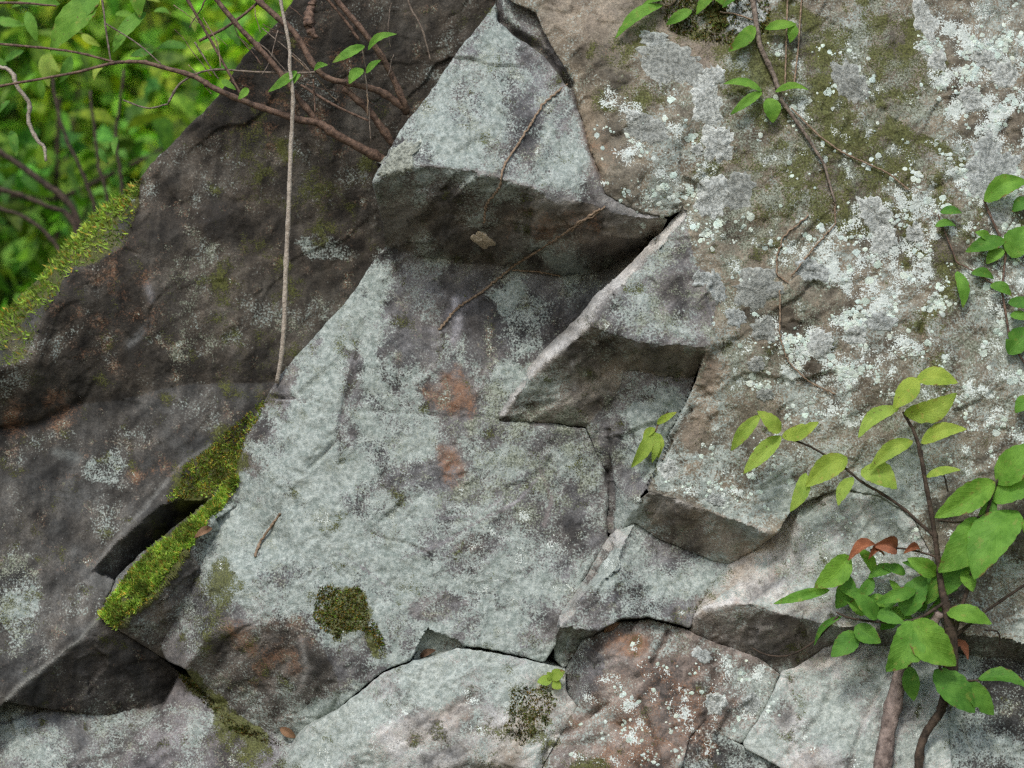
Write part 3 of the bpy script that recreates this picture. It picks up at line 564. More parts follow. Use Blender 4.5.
Cb = block('pyramid_rock', 'grey pyramid-shaped rock block below the wedge recess in the centre', [
 ('left_face', 'pale', [(609, 538, 10), (618, 528, 12), (635, 520, 20), (618, 552, 50), (615, 566, 64), (588, 593, 72), (565, 622, 80), (560, 628, 78), (560, 615, 36), (585, 580, 22)], []),
 ('right_face', 'wall', [(635, 520, 20), (656, 534, 18), (685, 545, 20), (714, 557, 24), (732, 560, 28), (720, 579, 34), (697, 610, 50), (690, 628, 64), (673, 624, 72), (650, 618, 74), (621, 619, 78), (597, 631, 84), (560, 628, 79), (565, 622, 80), (588, 593, 72), (615, 566, 64), (618, 552, 50)], []),
 ('underside', 'under', [(560, 628, 79), (597, 631, 84), (588, 640, 30), (578, 655, 22), (565, 668, 22), (554, 660, 22), (554, 640, 30)], []),
])
Gb = block('lower_pale_boulder', 'long pale boulder below the curving crack at the bottom centre', [
 ('face', 'pale', [(275, 772, 8), (307, 727, 18), (337, 710, 26), (357, 694, 33), (381, 674, 37), (413, 660, 40), (428, 657, 40), (457, 647, 40), (515, 657, 41), (545, 663, 42), (566, 668, 40), (567, 692, 44), (578, 707, 54), (560, 735, 62), (540, 770, 76), (530, 1700, 160), (250, 1700, 150), (255, 820, 30)], [(420, 715, 62), (500, 695, 56), (360, 750, 56), (470, 760, 80)]),
])
Db = block('rusty_boulder', 'rust-brown boulder speckled with whitish lichen at the bottom right of centre', [
 ('face', 'rusty', [(582, 640, 50), (597, 633, 56), (621, 622, 57), (650, 620, 57), (673, 626, 57), (688, 630, 57), (714, 642, 58), (762, 659, 58), (781, 674, 62), (768, 704, 76), (742, 743, 90), (720, 736, 84), (706, 719, 80), (690, 735, 88), (680, 775, 108), (690, 1700, 165), (520, 1700, 160), (540, 770, 72), (560, 735, 60), (577, 706, 58), (600, 690, 72), (606, 660, 70)], [(650, 680, 80), (650, 740, 96), (720, 690, 78)]),
 ('left_face', 'purple', [(582, 640, 50), (606, 660, 72), (600, 690, 74), (577, 706, 58), (563, 692, 18), (566, 670, 18)], []),
])
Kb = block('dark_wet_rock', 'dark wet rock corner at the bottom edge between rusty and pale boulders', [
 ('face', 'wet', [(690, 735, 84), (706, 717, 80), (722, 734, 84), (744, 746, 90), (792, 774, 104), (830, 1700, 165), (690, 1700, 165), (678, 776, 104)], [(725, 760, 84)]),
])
Eb = block('shrub_rock', 'pale pinkish rock behind the leafy shrub, its underside in dark shadow', [
 ('face', 'pale', [(720, 572, 30), (732, 558, 28), (752, 548, 34), (777, 531, 44), (794, 505, 62), (821, 494, 69), (841, 488, 73), (880, 496, 78), (915, 519, 85), (934, 559, 94), (944, 632, 104), (838, 628, 102), (783, 615, 96), (747, 604, 86), (735, 603, 82), (706, 609, 70), (690, 628, 58), (697, 610, 48)], [(860, 540, 84), (800, 572, 80), (740, 588, 56)]),
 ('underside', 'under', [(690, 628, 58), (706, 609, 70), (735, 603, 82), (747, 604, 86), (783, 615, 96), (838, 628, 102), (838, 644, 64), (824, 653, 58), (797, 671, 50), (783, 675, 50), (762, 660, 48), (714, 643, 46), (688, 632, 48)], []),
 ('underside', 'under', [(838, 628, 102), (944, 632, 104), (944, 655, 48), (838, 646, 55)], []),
])
Fb = block('trunk_rock', 'pale green-grey boulder at bottom right behind the shrub trunk', [
 ('face', 'pale', [(838, 640, 66), (824, 649, 66), (797, 667, 66), (783, 671, 68), (768, 704, 84), (742, 743, 98), (746, 749, 99), (792, 774, 112), (830, 1700, 170), (940, 1700, 170), (952, 768, 118), (946, 700, 92), (952, 652, 66), (900, 644, 66)], [(850, 720, 104), (900, 700, 92)]),
])
Jb = block('corner_rock', 'dark grey rock in the bottom right corner beneath the shrub leaves', [
 ('face', 'dgrey', [(950, 652, 60), (1005, 656, 58), (1024, 664, 58), (1100, 667, 60), (1500, 640, 80), (1500, 1700, 170), (938, 1700, 168), (951, 768, 112), (945, 700, 86)], [(1000, 720, 90)]),
])
STONE['backing'] = (.10, .09, .078)
# the hill's bedrock behind the blocks
def bedrock():
    xs = np.linspace(-900, 1700, 90); ys = np.linspace(-620, 1900, 90); X, Y = np.meshgrid(xs, ys)
    out = [(600, -620), (1700, -620), (1700, 1900), (-900, 1900), (-900, 1180), (-300, 760), (60, 480), (230, 300), (380, 130), (520, -120)]
    m = in_poly(X, Y, out); H = -170+30*fbm(X/160, Y/160, 50., 4)
    idx = np.arange(X.size).reshape(X.shape)
    F = np.stack([idx[:-1, :-1], idx[1:, :-1], idx[1:, 1:], idx[:-1, 1:]], -1); k = m[:-1, :-1] & m[1:, 1:] & m[1:, :-1] & m[:-1, 1:]
    V = W(X, Y, H).reshape(-1, 3); V2 = W(X, Y, H-500).reshape(-1, 3); F1 = F[k]
    E = np.concatenate([F1[:, [0, 1]], F1[:, [1, 2]], F1[:, [2, 3]], F1[:, [3, 0]]]); key = np.sort(E, 1); kk = key[:, 0]*X.size+key[:, 1]
    _, inv, cnt = np.unique(kk, return_inverse=True, return_counts=True); B = E[cnt[inv] == 1]
    Fw = np.stack([B[:, 1], B[:, 0], B[:, 0]+X.size, B[:, 1]+X.size], -1)
    allF = np.concatenate([F1, Fw]); used = np.unique(allF); mp = np.zeros(2*X.size, int); mp[used] = np.arange(len(used))
    o = mesh_np('cliff', np.concatenate([V, V2])[used], mp[allF], simple('bedrock', (.04, .035, .03), (.15, .135, .115), 25, .9, .01)); tag(o, kind='structure')
bedrock()

# ---- sampling the finished surface
def at(px, py, off=0.):
    """world point on the outermost rock surface at face coordinates, lifted towards the front"""
    px = np.clip(np.asarray(px, float), gx[1], gx[-2]); py = np.clip(np.asarray(py, float), gy[1], gy[-2]); qx, qy = px, py
    def bil(A, qx, qy):
        i = np.clip(np.searchsorted(gx, qx)-1, 0, NX-2); j = np.clip(np.searchsorted(gy, qy)-1, 0, NY-2)
        fx = np.clip((qx-gx[i])/(gx[i+1]-gx[i]), 0, 1); fy = np.clip((qy-gy[j])/(gy[j+1]-gy[j]), 0, 1)
        return (A[j, i]*(1-fx)+A[j, i+1]*fx)*(1-fy)+(A[j+1, i]*(1-fx)+A[j+1, i+1]*fx)*fy
    for _ in range(4): qx, qy = qx-.8*(bil(TOPX, qx, qy)-px), qy-.8*(bil(TOPY, qx, qy)-py)
    return bil(TOPH, qx, qy) + off
def SW(px, py, off=0.): return W(px, py, at(px, py, off))

# ------------------------------------------------------------------ lichen
def density(px, py, arr):
    i = np.clip(np.searchsorted(gx, px)-1, 0, NX-1); j = np.clip(np.searchsorted(gy, py)-1, 0, NY-1); return arr[j, i]
def flecks(parent, n, region, mask_pow, lab, rmax=4.5, sel=None):
    x0, y0, x1, y1 = region; px = RNG.uniform(x0, x1, n); py = RNG.uniform(y0, y1, n)
    cl = fbm(px/30, py/30, 60., 4, .65)
    p = np.clip((density(px, py, WHITE)-.22)*1.6, 0, 1)*np.clip(.18+1.5*cl, 0, 1.4)**mask_pow
    k = RNG.uniform(size=n) < p
    if sel is not None: k &= sel(px, py)
    px, py = px[k], py[k]; m = len(px)
    r = np.clip(RNG.lognormal(.30, .55, m), .6, rmax); K = 7
    ang = np.linspace(0, 2*math.pi, K, endpoint=False)[None]+RNG.uniform(0, 1, (m, 1))
    rr = r[:, None]*RNG.uniform(.65, 1.2, (m, K)); ex = px[:, None]+rr*np.cos(ang); ey = py[:, None]+rr*np.sin(ang)*.95
    c = SW(px, py, .9); ring = SW(ex, ey, .25)
    V = np.concatenate([c[:, None], ring], 1).reshape(-1, 3)
    b = (np.arange(m)*(K+1))[:, None]; a = np.arange(K)[None]
    F = np.stack([np.broadcast_to(b, (m, K)), b+1+(a+1) % K, b+1+a], -1).reshape(-1, 3)
    t = RNG.uniform(.72, 1.12, m)[:, None]*np.stack([RNG.uniform(.9, 1, m), np.ones(m), RNG.uniform(.92, 1.02, m)], -1)
    o = mesh_np('lichen_flecks', V, F, FLECK, parent, True, {'tint': np.repeat(t, K+1, 0)})
    tag(o, lab, kind='stuff'); return o
flecks(Rb, 80000, (570, -10, 1190, 520), 1.6, 'small mint-white crusts of lichen scattered over the brown rock')
flecks(Db, 5000, (565, 625, 790, 780), 1.2, 'tiny whitish lichen specks on the rusty boulder', 2.6)
flecks(Eb, 7000, (700, 480, 1036, 640), 1.5, 'small whitish lichen specks on the pale rock', 2.6)

def patch(parent, cx, cy, rx, ry, ang=0, tint=(1, 1, 1), seed=0, mat=PATCH, lift=1.0):
    K, R = 44, 8; rg = np.random.default_rng(seed+100)
    a = np.linspace(0, 2*math.pi, K, endpoint=False); ph = rg.uniform(0, 9)
    lob = 1+.40*perlin(np.cos(a)*1.6+ph, np.sin(a)*1.6, seed)+.24*perlin(np.cos(a)*4+ph, np.sin(a)*4, seed+.5)+.07*rg.normal(size=K)
    co, si = math.cos(math.radians(ang)), math.sin(math.radians(ang)); xs, ys, of = [cx], [cy], [lift]
    for k in range(1, R+1):
        t = k/R; u = rx*t*lob*np.cos(a); v = ry*t*lob*np.sin(a)
        xs += list(cx+u*co-v*si); ys += list(cy+u*si+v*co); of += list(np.full(K, lift if k < R-1 else (lift*.9 if k == R-1 else -.3))+rg.uniform(-.35, .35, K)*(k < R))
    V = SW(np.array(xs), np.array(ys), np.array(of))
    F = [(0, 1+(i+1) % K, 1+i) for i in range(K)]
    for k in range(R-1):
        o = 1+k*K
        F += [(o+i, o+(i+1) % K, o+K+(i+1) % K, o+K+i) for i in range(K)]
    F = [tuple(reversed(f)) for f in F] if False else F
    rad_ = np.concatenate([[0], np.repeat(np.arange(1, R+1)/R, K)])[:, None]; tt = np.array(tint)[None]*rg.uniform(.82, 1.05, (len(xs), 1))*(.80+.32*rad_**3)
    return mesh_np('lichen_patch', V, F, mat, parent, True, {'tint': tt})
w_, g_, b_ = (1.25, 1.27, 1.25), (.82, .83, .80), (1.0, 1.03, 1.03)
for i, (cx, cy, rx, ry, an, tn) in enumerate([
 (646, 130, 21, 15, 10, g_), (633, 116, 9, 6, 20, w_), (672, 62, 34, 20, 15, g_), (655, 40, 16, 9, 10, b_), (706, 100, 15, 27, -12, w_), (718, 145, 17, 22, 20, w_), (714, 76, 12, 12, 0, w_), (713, 195, 17, 20, 10, w_), (706, 206, 11, 10, 0, w_),
 (738, 190, 16, 22, 20, g_), (697, 150, 7, 6, 0, w_), (849, 82, 16, 26, -28, g_), (758, 288, 27, 20, -15, g_), (735, 317, 10, 10, 0, b_), (764, 330, 13, 12, 30, g_), (716, 287, 9, 19, -20, b_), (700, 278, 8, 8, 0, b_),
 (990, 170, 26, 30, 10, b_), (1000, 210, 14, 16, 0, w_), (875, 215, 14, 22, -35, w_), (884, 240, 12, 14, 20, w_), (812, 270, 18, 12, 20, b_), (745, 18, 22, 18, 0, b_), (925, 20, 10, 22, -20, w_), (938, 60, 9, 12, 0, w_),
 (915, 235, 9, 12, 0, w_), (820, 345, 14, 16, -30, w_), (857, 335, 11, 10, 0, w_), (880, 322, 16, 10, 0, b_), (985, 60, 14, 10, 20, w_), (1005, 75, 14, 14, 0, w_), (970, 100, 12, 14, 0, w_), (765, 395, 9, 7, 0, g_), (756, 365, 8, 9, 0, g_), (669, 468, 10, 11, 0, w_), (716, 500, 9, 6, 20, b_)]):
    patch(Rb, cx, cy, rx, ry, an, tn, i)
for i, (cx, cy, rx, ry, an, tn) in enumerate([(716, 704, 11, 11, 0, w_), (752, 702, 9, 10, 0, b_), (702, 655, 10, 7, 20, b_)]): patch(Db, cx, cy, rx, ry, an, tn, 60+i)
patch(Mb, 398, 160, 25, 13, -38, (.9, .92, .82), 70, lift=3)

# ------------------------------------------------------------------ moss cushions
def moss(parent, poly, n, lab, ln=(3.5, 8), dirv=(-.45, -.45, .7), tint=1., warmp=.15, fade=None):
    xs = [p[0] for p in poly]; ys = [p[1] for p in poly]
    px = RNG.uniform(max(min(xs), -260), max(xs), n*6); py = RNG.uniform(min(ys), max(ys), n*6)
    wx, wy = warp(px, py); k = in_poly(wx, wy, poly) & (fbm(px/16, py/16, 70., 3) > -.42)
    if fade: k &= RNG.uniform(size=len(px)) < np.exp(-(seg_dist(px, py, fade[0])/fade[1])**2)+.10
    px, py = px[k][:n], py[k][:n]; m = len(px)
    h = at(px, py, -.5); d = np.array(dirv)[None]+RNG.normal(size=(m, 3))*.42; d /= np.linalg.norm(d, axis=1)[:, None]
    L = RNG.uniform(*ln, m)[:, None]; p0 = np.stack([px, py, h], -1); p2 = p0+d*L; side = RNG.normal(size=(m, 3)); side -= (side*d).sum(1)[:, None]*d
    side /= np.linalg.norm(side, axis=1)[:, None]; wd = RNG.uniform(.55, 1.15, m)[:, None]; mid = p0+d*L*.5+np.array([0, .5, .0])
    q = np.stack([p0-side*wd*.6, p0+side*wd*.6, mid+side*wd, p2, mid-side*wd], 1)
    V = W(q[..., 0], q[..., 1], q[..., 2]).reshape(-1, 3); F = (np.arange(m)*5)[:, None]+np.arange(5)[None]
    cl = np.clip(.95+.75*fbm(px/22, py/22, 80., 3), .35, 1.6)*RNG.uniform(.7, 1.25, m)*tint
    t = np.stack([cl*RNG.uniform(.85, 1.15, m), cl, cl*RNG.uniform(.7, 1.2, m)], -1)
    br = RNG.uniform(size=m) < warmp; t[br] *= np.array([1.5, .75, .9])
    o = mesh_np('moss', V, F, MOSS, parent, True, {'tint': np.repeat(t, 5, 0)}); tag(o, lab, kind='stuff'); return o
moss(A, MOSS_UP, 20000, 'green moss carpeting the upper sloping edge of the slab', ln=(4, 9), tint=1.9, fade=([(-260, 512), (-60, 360), (0, 315), (38, 280), (70, 241), (97, 212), (140, 178)], 14))
moss(Nb, MOSS_LO, 9000, 'bright yellow-green moss cushion along the crest', tint=2.1, fade=([(240, 472), (228, 488), (200, 520), (160, 560), (130, 595), (106, 620)], 15))
moss(A, [(182, 470), (211, 447), (262, 400), (268, 400), (246, 440), (236, 470), (210, 496), (180, 498), (160, 505), (182, 480)], 2600, 'thin olive moss on the ledge beside the pale face', (2, 5), tint=1.8, warmp=.35)
moss(Mb, [(318, 590), (332, 582), (345, 590), (358, 584), (366, 596), (370, 615), (380, 628), (385, 645), (378, 650), (370, 634), (358, 630), (340, 640), (322, 628), (312, 615)], 2200, 'olive moss tuft stuck on the pale rock face', (2, 4), (-.1, .3, .8), .75, .5)
moss(Mb, [(182, 668), (205, 690), (234, 720), (275, 738), (282, 745), (268, 744), (230, 730), (196, 694), (178, 674)], 1200, 'dark moss lining the lower edge of the rock face', (2, 4), (-.1, .4, .8), .4, .6)
moss(Rb, [(650, -8), (770, -8), (770, 30), (730, 44), (700, 40), (670, 30)], 2600, 'olive moss and litter around the vine at the top edge', (2, 5), (0, .4, .7), .45, .5)
moss(Gb, [(512, 690), (545, 684), (556, 700), (545, 728), (520, 745), (505, 730)], 1000, 'olive moss beside the tiny seedling', (2, 4), (0, -.2, .8), .7, .6)

# ------------------------------------------------------------------ stems and leaves
def curve(pts, n):
    """Catmull-Rom through pts (x, y, h, r)"""
    p = np.array(pts, float); p = np.concatenate([2*p[:1]-p[1:2], p, 2*p[-1:]-p[-2:-1]]); out = []
    for i in range(1, len(p)-2):
        for t in np.linspace(0, 1, n, endpoint=False):
            a, b, c, d = p[i-1], p[i], p[i+1], p[i+2]
            out.append(.5*((2*b)+(-a+c)*t+(2*a-5*b+4*c-d)*t*t+(-a+3*b-3*c+d)*t**3))
    out.append(p[-2]); return np.array(out)
def tube(name, pts, mat, parent=None, n=8, K=7, knob=.12, wob=.5):
    c = curve(pts, n); m = len(c); s_ = np.arange(m)*.7+pts[0][0]
    c[:, 0] += wob*perlin(s_*.6, s_*0, pts[0][1]); c[:, 1] += wob*perlin(s_*.6, s_*0+4, pts[0][1])
    P = W(c[:, 0], c[:, 1], c[:, 2]); al = np.concatenate([[0], np.cumsum(np.hypot(np.diff(c[:, 0]), np.diff(c[:, 1])))]); nd = np.abs((al/(14+9*np.maximum(c[:, 3], .5))) % 1-.5)
    R = np.maximum(c[:, 3], .25)*S*(1+knob*perlin(s_*1.7, s_*0+9, 3.)*2+.30*np.exp(-(nd/.07)**2))
    T = np.gradient(P, axis=0); T /= np.linalg.norm(T, axis=1)[:, None]+1e-9
    ref = np.array([.31, -.9, .2]); A1 = np.cross(T, ref); A1 /= np.linalg.norm(A1, axis=1)[:, None]+1e-9; B1 = np.cross(T, A1)
    a = np.linspace(0, 2*math.pi, K, endpoint=False)
    V = (P[:, None]+R[:, None, None]*(np.cos(a)[None, :, None]*A1[:, None]+np.sin(a)[None, :, None]*B1[:, None])).reshape(-1, 3)
    F = [(i*K+j, i*K+(j+1) % K, (i+1)*K+(j+1) % K, (i+1)*K+j) for i in range(m-1) for j in range(K)]
    F += [tuple(reversed(range(K))), tuple((m-1)*K+j for j in range(K))]
    return mesh_np(name, V, F, mat, parent)
def surf_pts(pl, off=2., r=1.):
    """polyline (x,y) or (x,y,r) laid on the rock"""
    xs = np.array([p[0] for p in pl], float); ys = np.array([p[1] for p in pl], float); n = max(2, int(np.hypot(np.diff(xs), np.diff(ys)).sum()/9))
    t = np.linspace(0, len(pl)-1, n); x = np.interp(t, range(len(pl)), xs); y = np.interp(t, range(len(pl)), ys)
    rr = np.interp(t, range(len(pl)), [p[2] if len(p) > 2 else r for p in pl]); h = at(x, y, 0)
    h = np.maximum(h, np.convolve(np.pad(h, 1, 'edge'), np.ones(3)/3, 'valid'))+off
    return [tuple(q) for q in np.stack([x, y, h, rr], -1)]
def leaf(parent, mat, base, tip, w, hb, ht, fold=.25, droop=.12, roll=0., seed=None, name='leaf', pet=.0, blunt=.0):
    """base, tip in face coordinates; w full width; hb, ht heights of base and tip"""
    rg = random.Random(seed if seed is not None else base[0]*7+base[1]*13+tip[0])
    NL, NWd = 18, 8; B = W(*base, hb); T = W(*tip, ht); ax = T-B; L = np.linalg.norm(ax); ax = ax/L
    view = np.array([rg.uniform(-.25, .25), -1, .30+rg.uniform(-.2, .2)]); sd_ = np.cross(ax, view); sd_ /= np.linalg.norm(sd_); nr = np.cross(sd_, ax)
    if nr[1] > 0: nr = -nr
    c_, s_ = math.cos(roll), math.sin(roll); sd_, nr = sd_*c_+nr*s_, nr*c_-sd_*s_
    V, UV = [], []; wm = w*S/2; ph = rg.uniform(0, 6)
    bites = [(rg.uniform(.25, .9), rg.choice((-1, 1)), rg.uniform(.03, .06), rg.uniform(.15, .4)) for _ in range(rg.choice((0, 0, 0, 0, 0, 1)))]
    asym = rg.uniform(-.12, .12); bend = rg.uniform(-.12, .12)
    for i in range(NL+1):
        t = i/NL; pr = (math.sin(math.pi*min(1, t**(.82)))**(.72))*(1-.35*max(0, t-.6)) if t < 1 else 0
        pr = max(pr, .03 if t < .95 else 0.0)
        for j in range(NWd+1):
            u = j/NWd*2-1
            e = (1+.035*math.sin(t*38+ph)*abs(u))*(1+asym*(1 if u > 0 else -1))
            for t0, sg, bw, bd in bites:
                if u*sg > 0: e *= 1-bd*math.exp(-((t-t0)/bw)**2)
            p = B+ax*(t*L)+sd_*(u*wm*pr*e+bend*L*math.sin(math.pi*t))+nr*(-abs(u)**1.4*0*wm + abs(u)*fold*wm*pr*.9 + droop*L*(math.sin(math.pi*t)) - .05*L*math.sin(u*3+t*5+ph)*.3*pr + .04*wm*math.sin(t*30-abs(u)*4)*abs(u))
            V.append(p); UV.append(((u+1)/2, t, 0))
    F = [(i*(NWd+1)+j, i*(NWd+1)+j+1, (i+1)*(NWd+1)+j+1, (i+1)*(NWd+1)+j) for i in range(NL) for j in range(NWd)]
    return mesh_np(name, V, F, mat, parent, True, {'leafuv': np.array(UV)})
def basepoint(x, y, h): return tuple(float(v) for v in W(x, y, h))

# ---- the leafy shrub at lower right
sh = thing('leafy_shrub', 'leafy green shrub with woody trunk rooted at bottom right', 'shrub', basepoint(882, 830, 140))
def hp(x, y, off): return float(at(x, y, off))
tube('trunk', [(874, 830, 134, 9.5), (882, 770, 124, 8.8), (889, 725, 116, 8), (897, 690, 112, 7.5), (904, 664, 112, 7), (914, 645, 118, 6.5), (930, 628, 126, 5), (940, 612, 130, 4)], BARK_TRUNK, sh, K=10)
tube('stem', [(921, 830, 140, 4.5), (919, 762, 126, 4), (925, 735, 120, 4.2), (940, 712, 120, 4.5), (947, 688, 124, 5.5), (952, 655, 130, 6), (950, 628, 132, 5), (945, 602, 130, 4), (941, 585, 128, 3), (935, 536, 122, 2.4), (929, 501, 118, 2.2), (920, 452, 112, 1.9), (914, 432, 110, 1.6), (903, 412, 110, 1.2)], BARK_DARK, sh, K=8)
for pl in ([(936, 538, 122, 1.8), (905, 510, 112, 1.6), (884, 495, 106, 1.6), (862, 482, 104, 1.4), (846, 469, 104, 1.3), (820, 452, 102, 1.2), (804, 444, 102, 1.1), (783, 437, 100, 1)],
           [(952, 640, 132, 2.2), (970, 580, 134, 2), (985, 520, 130, 1.8), (996, 484, 128, 1.4), (1010, 460, 128, 1)], [(938, 520, 122, 1.3), (960, 522, 126, 1.1), (985, 515, 130, 1)],
           [(948, 600, 132, 1.6), (915, 620, 134, 1.4), (880, 622, 128, 1.2), (850, 618, 122, 1.1), (836, 612, 120, 1)], [(945, 560, 126, 1.2), (920, 552, 120, 1), (895, 548, 118, 1), (870, 550, 116, .8)],
           [(950, 640, 132, 2), (985, 612, 124, 1.4), (1020, 588, 118, 1.3), (1060, 560, 116, 1.2)], [(838, 616, 118, 1), (816, 640, 100, .9), (790, 655, 92, .9), (768, 655, 84, .8), (752, 648, 76, .7)],
           [(922, 450, 112, 1), (924, 478, 116, .8)], [(948, 640, 132, 2), (940, 668, 132, 1.5), (960, 680, 132, 1.1), (982, 680, 132, .9)], [(985, 630, 120, .9), (998, 632, 118, .8), (1000, 645, 110, .7)], [(943, 470, 110, .8), (948, 492, 112, .8)]):
    tube('twig', pl, BARK_DARK, sh, K=6)
LV = [  # base, tip, width, material, base lift, tip lift
 ((916, 379), (958, 383), 22, 'y', 112, 120), ((917, 378), (893, 409), 22, 'y', 118, 126), ((904, 414), (957, 393), 25, 'y', 112, 120), ((899, 407), (858, 438), 18, 'y', 112, 122), ((921, 443), (967, 429), 18, 'y', 112, 122), ((913, 441), (869, 470), 17, 'y', 112, 118), ((926, 477), (961, 470), 12, 'y', 116, 124),
 ((861, 470), (897, 489), 28, 'y', 106, 116), ((853, 477), (838, 506), 14, 'y', 106, 112), ((847, 457), (805, 487), 25, 'y', 104, 114), ((806, 473), (790, 512), 16, 'y', 104, 108), ((782, 437), (819, 422), 17, 'y', 102, 112), ((781, 436), (743, 474), 18, 'y', 102, 110), ((781, 431), (757, 411), 21, 'y', 102, 112), ((760, 415), (731, 451), 15, 'y', 112, 100),
 ((997, 484), (1042, 443), 35, 'm', 128, 138), ((995, 482), (934, 518), 29, 'm', 128, 140), ((993, 501), (1046, 485), 34, 'm', 128, 140), ((1018, 511), (974, 580), 46, 'm', 132, 152), ((980, 518), (938, 573), 38, 'm', 128, 134), ((965, 570), (973, 592), 17, 'm', 130, 140), ((994, 498), (977, 522), 16, 'd', 126, 124), ((1020, 520), (1050, 560), 30, 'm', 126, 130),
 ((850, 556), (814, 588), 27, 'm', 116, 124), ((830, 590), (773, 604), 12, 'm', 114, 106), ((848, 574), (836, 609), 21, 'd', 112, 108), ((879, 617), (851, 592), 24, 'd', 124, 134), ((875, 614), (905, 623), 14, 'd', 124, 134), ((858, 633), (831, 657), 23, 'd', 122, 130), ((855, 626), (881, 643), 21, 'd', 124, 134),
 ((913, 621), (886, 672), 36, 'm', 136, 146), ((914, 620), (956, 666), 39, 'm', 136, 152), ((946, 612), (992, 624), 22, 'm', 134, 142), ((910, 666), (914, 701), 18, 'd', 126, 124), ((934, 670), (975, 713), 35, 'd', 132, 138), ((968, 682), (994, 715), 24, 'd', 132, 130), ((978, 679), (1029, 688), 18, 'd', 132, 140),
 ((916, 590), (875, 603), 15, 'd', 124, 126), ((905, 616), (926, 574), 28, 'd', 122, 118), ((936, 575), (907, 558), 19, 'm', 124, 128), ((926, 604), (936, 573), 16, 'd', 122, 120), ((842, 616), (814, 646), 8, 'd', 118, 104), ((938, 600), (905, 588), 16, 'd', 118, 116), ((895, 566), (868, 578), 16, 'd', 112, 114), ((960, 560), (945, 596), 24, 'd', 122, 126), ((975, 545), (955, 575), 22, 'd', 120, 122),
 ((920, 628), (935, 650), 18, 'd', 124, 120), ((893, 610), (880, 630), 16, 'd', 118, 116)]
_r = random.Random(9)
for _ in range(20):
    x, y = _r.uniform(858, 950), _r.uniform(570, 640); a = _r.uniform(2.2, 4.4) if _r.random() < .6 else _r.uniform(-.6, 1.8); l = _r.uniform(20, 32)
    LV.append(((x, y), (x+l*math.cos(a), y+l*math.sin(a)), l*_r.uniform(.42, .58), _r.choice('ddm'), 112, _r.uniform(106, 120)))
MT = {'y': L_YEL, 'm': L_MID, 'd': L_DEEP, 'r': L_DRY}
for b, t, w, m, hb, ht in LV: leaf(sh, MT[m], b, t, w*.9, hb, ht, fold=random.uniform(.15, .4), droop=random.uniform(.06, .16), roll=random.uniform(-.25, .25))
for b, t, w in (((876, 545), (848, 561), 13), ((897, 549), (873, 546), 17), ((920, 549), (903, 554), 8), ((884, 556), (868, 560), 9), ((950, 640), (968, 660), 12)):
    o = leaf(sh, L_DRY, b, t, w, 116, 122, fold=random.uniform(.5, 1.2), droop=random.uniform(.1, .5), roll=random.uniform(-.7, .7), name='dry_leaf'); o['label'] = 'withered rusty brown leaf'

# ---- vine at the top
vn = thing('top_vine', 'slender leafy vine hanging over the top edge of the lichened rock', 'vine', basepoint(753, -40, 30))
tube('stem', surf_pts([(748, -60, 3), (753, 0, 2.8), (759, 44, 2.6), (774, 76, 2.4), (783, 103, 2.0), (806, 135, 1.6), (824, 164, 1.4), (835, 202, 1.0)], 4), BARK_GREY, vn)
for pl in ([(788, -20), (787, 20), (785, 85)], [(803, -20), (798, 50), (794, 86)], [(791, 108), (818, 135), (841, 152), (888, 173), (909, 190)], [(753, 20), (735, 14), (720, 12)], [(690, -20), (672, 4), (655, 8)]):
    tube('twig', surf_pts(pl, 3, .9), ROOT, vn, K=5)
for b, t, w, m in (((755, 26), (728, 52), 15, 'm'), ((765, 29), (797, 24), 12, 'm'), ((762, 91), (723, 84), 11, 'm'), ((762, 92), (730, 115), 10, 'm'), ((768, 98), (773, 123), 17, 'm'), ((775, 92), (809, 90), 9, 'm'), ((792, 24), (790, 43), 11, 'm'),
                   ((663, 5), (615, 39), 14, 'm'), ((692, 10), (666, 25), 12, 'm'), ((682, -6), (642, 5), 9, 'm'), ((714, -6), (696, 15), 11, 'm'), ((705, -10), (728, 8), 10, 'm'), ((740, -8), (722, 8), 9, 'd'), ((660, -10), (640, -2), 9, 'm')):
    h = hp(*b, 9); leaf(vn, MT[m], b, t, w, h, max(hp(*t, 5), h-4)+random.uniform(0, 6), fold=.3)
# ---- creeper on the right edge
cr = thing('edge_creeper', 'small creeper with toothed green leaves at the right edge of the picture', 'creeper', basepoint(1005, 330, 80))
tube('stem', surf_pts([(1060, 430), (1035, 380), (1010, 340), (1002, 290), (1006, 250), (990, 215), (984, 200)], 4, 1.2), BARK_RED, cr, K=6)
tube('twig', surf_pts([(1002, 290), (975, 272), (957, 262), (945, 232), (938, 215)], 4, .8), BARK_RED, cr, K=5)
for b, t, w, m in (((984, 201), (1028, 181), 21, 'm'), ((940, 212), (962, 213), 10, 'd'), ((935, 226), (956, 226), 9, 'd'), ((1005, 240), (965, 252), 17, 'd'), ((1004, 250), (986, 264), 13, 'm'), ((1012, 258), (1028, 226), 27, 'm'), ((957, 271), (963, 308), 13, 'm'), ((971, 273), (994, 279), 10, 'd'),
                   ((1008, 303), (1032, 300), 13, 'd'), ((1008, 354), (1034, 328), 23, 'd'), ((1032, 398), (1015, 413), 15, 'd'), ((990, 285), (1012, 296), 12, 'd'), ((1030, 200), (1012, 212), 14, 'd'), ((990, 240), (975, 232), 10, 'm'), ((1010, 315), (1030, 320), 11, 'm')):
    h = hp(*b, 9); leaf(cr, MT[m], b, t, w, h, max(hp(*t, 5), h-4)+random.uniform(0, 7), fold=.3)
